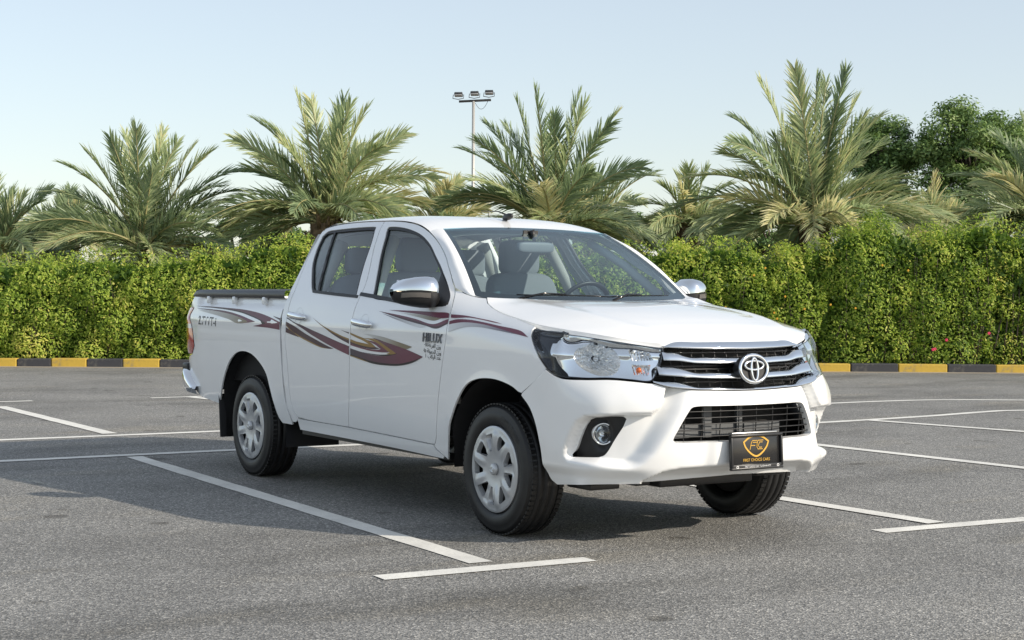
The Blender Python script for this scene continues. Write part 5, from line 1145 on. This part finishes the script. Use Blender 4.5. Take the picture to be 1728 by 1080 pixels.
def frond(name,B,T,ctrl,parent,rng,L,dry):
    """feather leaf on a Bezier spine from B to T; leaflets in a shallow V"""
    s=np.linspace(0,1,26)[:,None]; P=(1-s)**2*B+2*s*(1-s)*ctrl+s*s*T
    seg=np.linalg.norm(np.diff(P,axis=0),axis=1); Ln=seg.sum()
    rv,rf=tube(P,np.linspace(.028,.004,26),5,False)
    n=int(44*Ln/2.5)+22; u=np.linspace(.13,.995,n); k=u*25; i=np.minimum(k.astype(int),24); w_=(k-i)[:,None]
    base=P[i]*(1-w_)+P[i+1]*w_; Tn=P[i+1]-P[i]; Tn/=np.linalg.norm(Tn,axis=1)[:,None]
    # blade plane: horizontal side vector with a random roll of the whole frond
    up=np.array([0,0,1.]); side=np.cross(Tn,up); sl=np.linalg.norm(side,axis=1)[:,None]
    d0=np.array([T[0]-B[0],T[1]-B[1],0]); alt=np.array([-d0[1],d0[0],0])/(np.linalg.norm(d0)+1e-6)
    side=np.where(sl>.25,side/(sl+1e-9),alt); 
    sref=side.mean(0); side=side*.4+sref*.6; side-=Tn*(side*Tn).sum(1)[:,None]; side/=np.linalg.norm(side,axis=1)[:,None]
    nr=np.cross(side,Tn); roll=rng.normal(0,.45)+u[:,None]*rng.normal(0,.5)
    side,nr=side*np.cos(roll)+nr*np.sin(roll),nr*np.cos(roll)-side*np.sin(roll)
    V=[];col=[];ft=rng.uniform(.25,.72)
    dryf=rng.random()<dry and (T[2]-B[2]<.9 or dry>.3)
    for sg in (-1,1):
        ln=(.16+.36*np.sin(np.pi*np.clip(u*.93+.03,0,1))**.7)*(.80+.35*L/2.6)*.80*rng.uniform(.8,1.15,n)
        ln=ln*np.where(rng.random(n)<.04,.4,1)
        ang=(.95-.62*u+rng.normal(0,.09,n))[:,None]; vee=(.38+rng.normal(0,.16,n))[:,None]
        d=Tn*np.cos(ang)+(side*sg*np.cos(vee)+nr*np.sin(vee))*np.sin(ang); d/=np.linalg.norm(d,axis=1)[:,None]
        mid=base+d*ln[:,None]*.5; d2=d+np.array([0,0,-1.])*(.10+.22*rng.random(n))[:,None]; d2/=np.linalg.norm(d2,axis=1)[:,None]; tip=mid+d2*ln[:,None]*.5
        wv=np.cross(d,nr); wv/=np.linalg.norm(wv,axis=1)[:,None]+1e-9; tw=rng.normal(0,.35,n)[:,None]; wv=wv*np.cos(tw)+nr*np.sin(tw); wd=(.0135+.005*rng.random(n))[:,None]
        a0=base-wv*wd*.5;a1=base+wv*wd*.5;b0=mid-wv*wd;b1=mid+wv*wd
        t0=tip-wv*wd*.12;t1=tip+wv*wd*.12
        V.append(np.stack([a0,a1,b1,b0],1)); V.append(np.stack([b0,b1,t1,t0],1))
        c=np.clip(ft+rng.normal(0,.14,n)+(.36 if dryf else 0),0,1); col+= [c,np.clip(c+.10,0,1)]
    V=np.concatenate(V).reshape(-1,3); col=np.concatenate(col); nl=len(col)
    # rachis strip as quads too
    RQ=rv[np.array(rf)].reshape(-1,3); nrq=len(rf)
    o=fast_quads(name,np.concatenate([V,RQ]),nl+nrq,[M['palm'],M['rachis']],parent,np.concatenate([col,np.full(nrq,.5)]),mi=[0]*nl+[1]*nrq)
    return o
ROW=math.atan2(-math.cos(YAW),math.sin(YAW))      # the palms stand in a row facing the lot
for (nm,label,(bx,by,bz),tips,nf,L,seed,dry) in PALMS:
    rng=np.random.default_rng(seed)
    p=thing('date_palm',label,'palm tree',(bx,by,KTOP-.03),ROW,'date palms behind the hedge')
    h=bz-KTOP+.03
    # trunk with old leaf bases
    parts=[tube([(0,0,-.15),(.02,.02,h*.5),(0,0,h-.05)],[.24,.22,.24],12)]
    for k in range(int(26+h*14)):
        z=rng.uniform(.1,h); a=rng.uniform(0,2*math.pi); t=rng.uniform(.15,.32); q=np.array([math.cos(a),math.sin(a),0])
        parts.append(tube([q*.20+[0,0,z-.06],q*.27+[0,0,z+t*.5],q*(.29+.05*rng.random())+[0,0,z+t]],[.05,.035,.018],5))
    v,f,_=join(*parts); mk('trunk',v,f,M['boot'],p)
    def add(lat,upz,dep):
        B=np.array([rng.normal(0,.05),rng.normal(0,.05),h+rng.uniform(-.12,.06)]); T=np.array([lat,dep,h+upz])
        D=T-B; hor=math.hypot(D[0],D[1]); Lh=np.linalg.norm(D)
        el=math.atan2(D[2],hor)
        lift=Lh*(.10+.22*max(0,math.cos(el))**2+(.25*max(0,-el)))
        C=B+D*.52+np.array([-D[0]*.06,-D[1]*.06,lift])
        frond('frond',B,T,C,p,rng,L,dry)
    for lat,upz in tips:
        lat,upz=lat*.965,upz*.945
        r_=math.hypot(lat,upz); add(lat,upz,rng.uniform(-.55,.55)*min(1.2,r_*.5))
    for k in range(nf+14):
        a=rng.uniform(0,2*math.pi); el=math.radians(rng.uniform(-40,5) if k>=nf else rng.choice([rng.uniform(-35,0),rng.uniform(0,40),rng.uniform(35,75)])); l=L*rng.uniform(.62,.88)
        add(l*math.cos(el)*math.cos(a),l*math.sin(el)*.9,l*math.cos(el)*math.sin(a))
# ------------------------------------------------------------------ hedge and shrubs
HP=np.array(HEDGE)
def hedge_top(s): return np.interp(s,HP[:,0],HP[:,1])
def leaves(name,C,N,size,mat_,parent,rng,col):
    """one folded leaf (two triangles as one bent quad) at each centre C, facing N"""
    n=len(C); r=rng.normal(size=(n,3)); N=N+rng.normal(0,.55,(n,3)); N/=np.linalg.norm(N,axis=1)[:,None]
    a=np.cross(N,r); a/=np.linalg.norm(a,axis=1)[:,None]+1e-9; b=np.cross(N,a); s=(size*rng.uniform(.6,1.35,n))[:,None]
    V=np.stack([C-a*s,C-b*s*.42+N*s*.12,C+a*s,C+b*s*.42+N*s*.12],1).reshape(-1,3)
    o=fast_quads(name,V,n,mat_,parent,col); o['kind']='stuff'; return o
def hedge_thing(name,label,s0,s1,seed,dens,group,cat,depth=1.7,tone=0):
    rng=np.random.default_rng(seed); mid=(s0+s1)/2; o0=K0+KD*mid+KN*1.0
    t=thing(name,label,cat,(o0[0],o0[1],KTOP-.05),kang,group)
    L=s1-s0; n=int(dens*L*3.6)
    # clumps give the outline its lumps
    nc=int(L*10)+6; cs=rng.uniform(-L/2-.1,L/2+.1,nc*3); cz=rng.uniform(.02,1.06,nc*3)
    S_=rng.uniform(-L/2,L/2,n); q=rng.random(n)
    top=hedge_top(S_+mid)-KTOP; 
    wob=.08*np.sin(S_*3.1+seed)+.08*np.sin(S_*6.7+1.7*seed)+.07*np.sin(S_*13.7+seed*.7)+.05*np.sin(S_*29+seed)
    top=top+wob*1.1*(1 if cat=='hedge' else 1.5)-(.13 if cat=='hedge' else .10)
    kind=rng.random(n)
    zz=np.where(kind<.66,q**.9*top,top+rng.normal(0,.03,n))
    # rounded boughs: random bumps over the face, each with its own tone
    nb=int(L*26)+10; bs_=rng.uniform(-L/2-.2,L/2+.2,nb); bz_=rng.uniform(-.1,2.3,nb); br=rng.uniform(.13,.36,nb); ba=br*rng.uniform(.6,1.25,nb); bt=rng.normal(0,.11,nb)
    field=np.zeros(n); ftone=np.zeros(n); ns_=np.zeros(n); nz_=np.zeros(n)
    for k in range(nb):
        ds=S_-bs_[k]; near=np.abs(ds)<br[k]
        if not near.any(): continue
        dz=zz[near]-bz_[k]; d2=(ds[near]**2+dz**2)/br[k]**2; v=ba[k]*np.sqrt(np.maximum(0,1-d2)); idx=np.where(near)[0]; m_=v>field[idx]; w2=idx[m_]
        field[w2]=v[m_]; ftone[w2]=bt[k]; ns_[w2]=ds[w2]/br[k]; nz_[w2]=dz[m_]/br[k]
    yfront=-.40-field
    if cat!='hedge': ee=np.abs(2*S_/L)**3; yfront=yfront+.30*ee; top=top-.16*ee; zz=np.where(kind<.66,np.minimum(zz,top),top+rng.normal(0,.03,n))
    rnd=np.clip((zz-(top-.30))/.30,0,1); yf=yfront+.30*rnd**2
    dep=rng.exponential(.07,n)
    Y=np.where(kind<.66,yf+dep,-.45+rng.uniform(0,depth,n))
    Z=np.where(kind<.66,zz,top+field*.35+rng.normal(0,.04,n)-rng.exponential(.05,n))
    ns=int(n*.07); S_[:ns]=np.repeat(rng.uniform(-L/2,L/2,ns//12+1),12)[:ns]+rng.normal(0,.03,ns); Z[:ns]=hedge_top(S_[:ns]+mid)-KTOP+rng.uniform(-.05,.24,ns); Y[:ns]=rng.uniform(-.5,.4,ns)
    C=np.stack([S_,Y,Z],1); N=np.where((kind<.66)[:,None],np.stack([ns_+.25,-np.full(n,.9),nz_+.55],1),np.array([.2,-.35,1.]))
    col=np.clip(.54+tone+ftone+rng.normal(0,.17,n)-.35*np.clip(dep/.22,0,1)*(kind<.66)+.5*(field-.15)*(kind<.66),0,1)  # painted shade: tone darkens with depth into the hedge, lightens on the bumps
    dead=rng.random(n)<.012; col[dead]=1
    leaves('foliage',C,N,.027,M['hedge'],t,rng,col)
    # inner leafage, the shade inside painted as a dark tone; branches
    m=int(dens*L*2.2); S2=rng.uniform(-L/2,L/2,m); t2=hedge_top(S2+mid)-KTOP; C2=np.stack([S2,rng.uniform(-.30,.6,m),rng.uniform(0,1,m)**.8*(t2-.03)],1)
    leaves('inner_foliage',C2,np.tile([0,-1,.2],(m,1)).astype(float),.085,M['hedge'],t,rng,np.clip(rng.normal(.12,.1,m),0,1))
    parts=[]
    for k in range(int(L*7)):
        a=rng.uniform(-L/2,L/2); hgt=(float(hedge_top(a+mid))-KTOP)*rng.uniform(.7,.97); d=rng.normal(0,.18)
        parts.append(tube([(a,-.25,0),(a+d*.5,-.3,hgt*.5),(a+d,-.2+rng.normal(0,.15),hgt)],[.016,.011,.004],5))
    v,f,_=join(*parts); mk('branches',v,f,M['bark'],t)
    return t,rng
hedge_thing('hedge','clipped green hedge along the kerb, from the left edge to behind the truck',-9.0,11.35,41,1500,'hedge and shrubs along the kerb','hedge',tone=.06)
M['pink']=mat('pink_petals',(.62,.03,.10),.6); M['orange']=mat('orange_petals',(.62,.33,.02),.6)
for i,(a,b,lab,sd) in enumerate(((11.25,13.05,'low rounded shrub just right of the truck bonnet, yellow specks in it',51),(12.95,14.5,'tall dark shrub right of the truck, below the largest palm',52),(14.4,15.75,'shrub with red flowers near its foot, right of the tall dark shrub',53),(15.65,24.5,'bright green shrub at the right edge of the photo',54))):
    t,rng=hedge_thing('shrub',lab,a,b,sd,1750,'hedge and shrubs along the kerb','shrub',tone=(-.02,-.08,-.03,.05)[i])
    L=b-a; nfl=(9,4,4,3)[i]
    for k in range(nfl):
        s=rng.uniform(-L/2,L/2); z=rng.uniform(.15,.6) if i>=2 else rng.uniform(.6,1.6); y=-.72+rng.uniform(-.05,.05)
        parts=[]
        for j in range(5):
            an=2*math.pi*j/5; parts.append(superq((.010*math.cos(an),0,.010*math.sin(an)),(.009,.004,.009),1,1,8,5))
        v,f,_=join(*parts); o=mk('flower',v*(1.4 if i>=2 else 1.0),f,M['pink' if i>=2 else 'orange'],t); o.location=(s,y,z)
# ------------------------------------------------------------------ broadleaf trees beyond
for (lab,(cx,cy,cz),rx,rz,seed) in TREES:
    rng=np.random.default_rng(seed); t=thing('broadleaf_tree' if rz>.8 else 'distant_bush',lab,'tree' if rz>.8 else 'bush',(cx,cy,.05),ROW,'broadleaf trees beyond the palms')
    h=cz; C=[];
    ncl=60 if rz>.8 else 22; cl=[]
    parts=[tube([(0,0,-.1),(.05,0,max(.3,(h-rz)*.6)),(0,.05,max(.5,h-rz*.4))],[.17,.14,.09],9)]
    for k in range(ncl):
        v=rng.normal(size=3); v/=np.linalg.norm(v); r=rng.uniform(.15,1.0)**.5*.86; c=np.array([v[0]*rx*r,v[1]*rx*.9*r,h+v[2]*rz*r*(1 if v[2]>0 else 1.25)]); c[2]=max(c[2],.5)
        cr=rng.uniform(.16,.34)*(rx+rz)/2; cl.append((c,cr)); parts.append(tube([(0,0,max(.4,h-rz*.6)),(c[0]*.4,c[1]*.4,(h-rz*.4+c[2])/2),tuple(c)],[.05,.025,.008],5))
    v,f,_=join(*parts); mk('trunk',v,f,M['bark'],t)
    P=[];N=[];col=[]
    for c,cr in cl:
        n=int(1500*cr**1.6)+140; d=rng.normal(size=(n,3)); d/=np.linalg.norm(d,axis=1)[:,None]; rr=cr*(rng.random(n)**.42*1.15)[:,None]; P.append(c+d*rr*np.array([1,1,.72])+rng.normal(0,.03,(n,3))); N.append(d+np.array([0,0,.7])); col.append(np.clip(.5+rng.normal(0,.17,n)+.14*rng.normal(),0,1))
    leaves('crown',np.concatenate(P),np.concatenate(N),.060,M['tree'],t,rng,np.concatenate(col))
# ------------------------------------------------------------------ floodlight mast
M['pole']=mat('galvanised_pole',(.48,.47,.44),.45,.3); M['flood']=mat('floodlight_black',(.03,.03,.03),.5); M['floodglass']=mat('floodlight_glass',(.75,.76,.78),.15)
(pb,pt,kk)=POLE
pm=thing('floodlight_pole','slim pole with three black floodlights between two palms','light pole',(pb[0],pb[1],0),ROW)
ht=pt[2]
v,f=tube([(0,0,0),(0,0,ht*.5),(0,0,ht)],[.055,.045,.038],12); mk('pole',v,f,M['pole'],pm)
v,f=bevbox(.04,0,ht+.01,.86,.05,.06,.006,('Y',R(-3))); mk('crossbar',v,f,M['flood'],pm)
for i,x in enumerate((-.40,.03,.42)):
    z=ht+.17+.05*(i)*.6; fl=link('floodlight',None,pm); fl.location=(x,0,z); fl.rotation_euler=(R(-28),0,R(-8))
    v,f=bevbox(0,0,0,.22,.13,.075,.010); mk('lamp_body',v,f,M['flood'],fl)
    v,f,_=join(*[box(x2,0,.045,.012,.10,.02) for x2 in np.linspace(-.09,.09,8)]); mk('cooling_fins',v,f,M['flood'],fl,smooth=False)
    v,f=bevbox(0,-.02,-.043,.20,.10,.010,.003); mk('lamp_glass',v,f,M['floodglass'],fl)
    v,f,_=join(tube([(-.14,0,0),(-.145,0,-.12),(0,0,-.15),(.145,0,-.12),(.14,0,0)],.010,6)); mk('yoke',v,f,M['flood'],fl)
v,f=tube([(.05+.36*t,0,ht-.05-.24*4*t*(1-t)*.9+.12*t) for t in np.linspace(0,1,14)],.006,5); mk('cable',v,f,M['flood'],pm)
p2=thing('lamp_post','thin distant post just above the cab roof','light pole',(POLE2[0],POLE2[1],0))
v,f=tube([(0,0,0),(0,0,3),(0,0,POLE2[2]+.9)],[.07,.06,.05],8); mk('pole',v,f,M['pole'],p2)
v,f=bevbox(0,0,POLE2[2]+.93,.28,.20,.08,.02); mk('post_cap',v,f,M['pole'],p2)
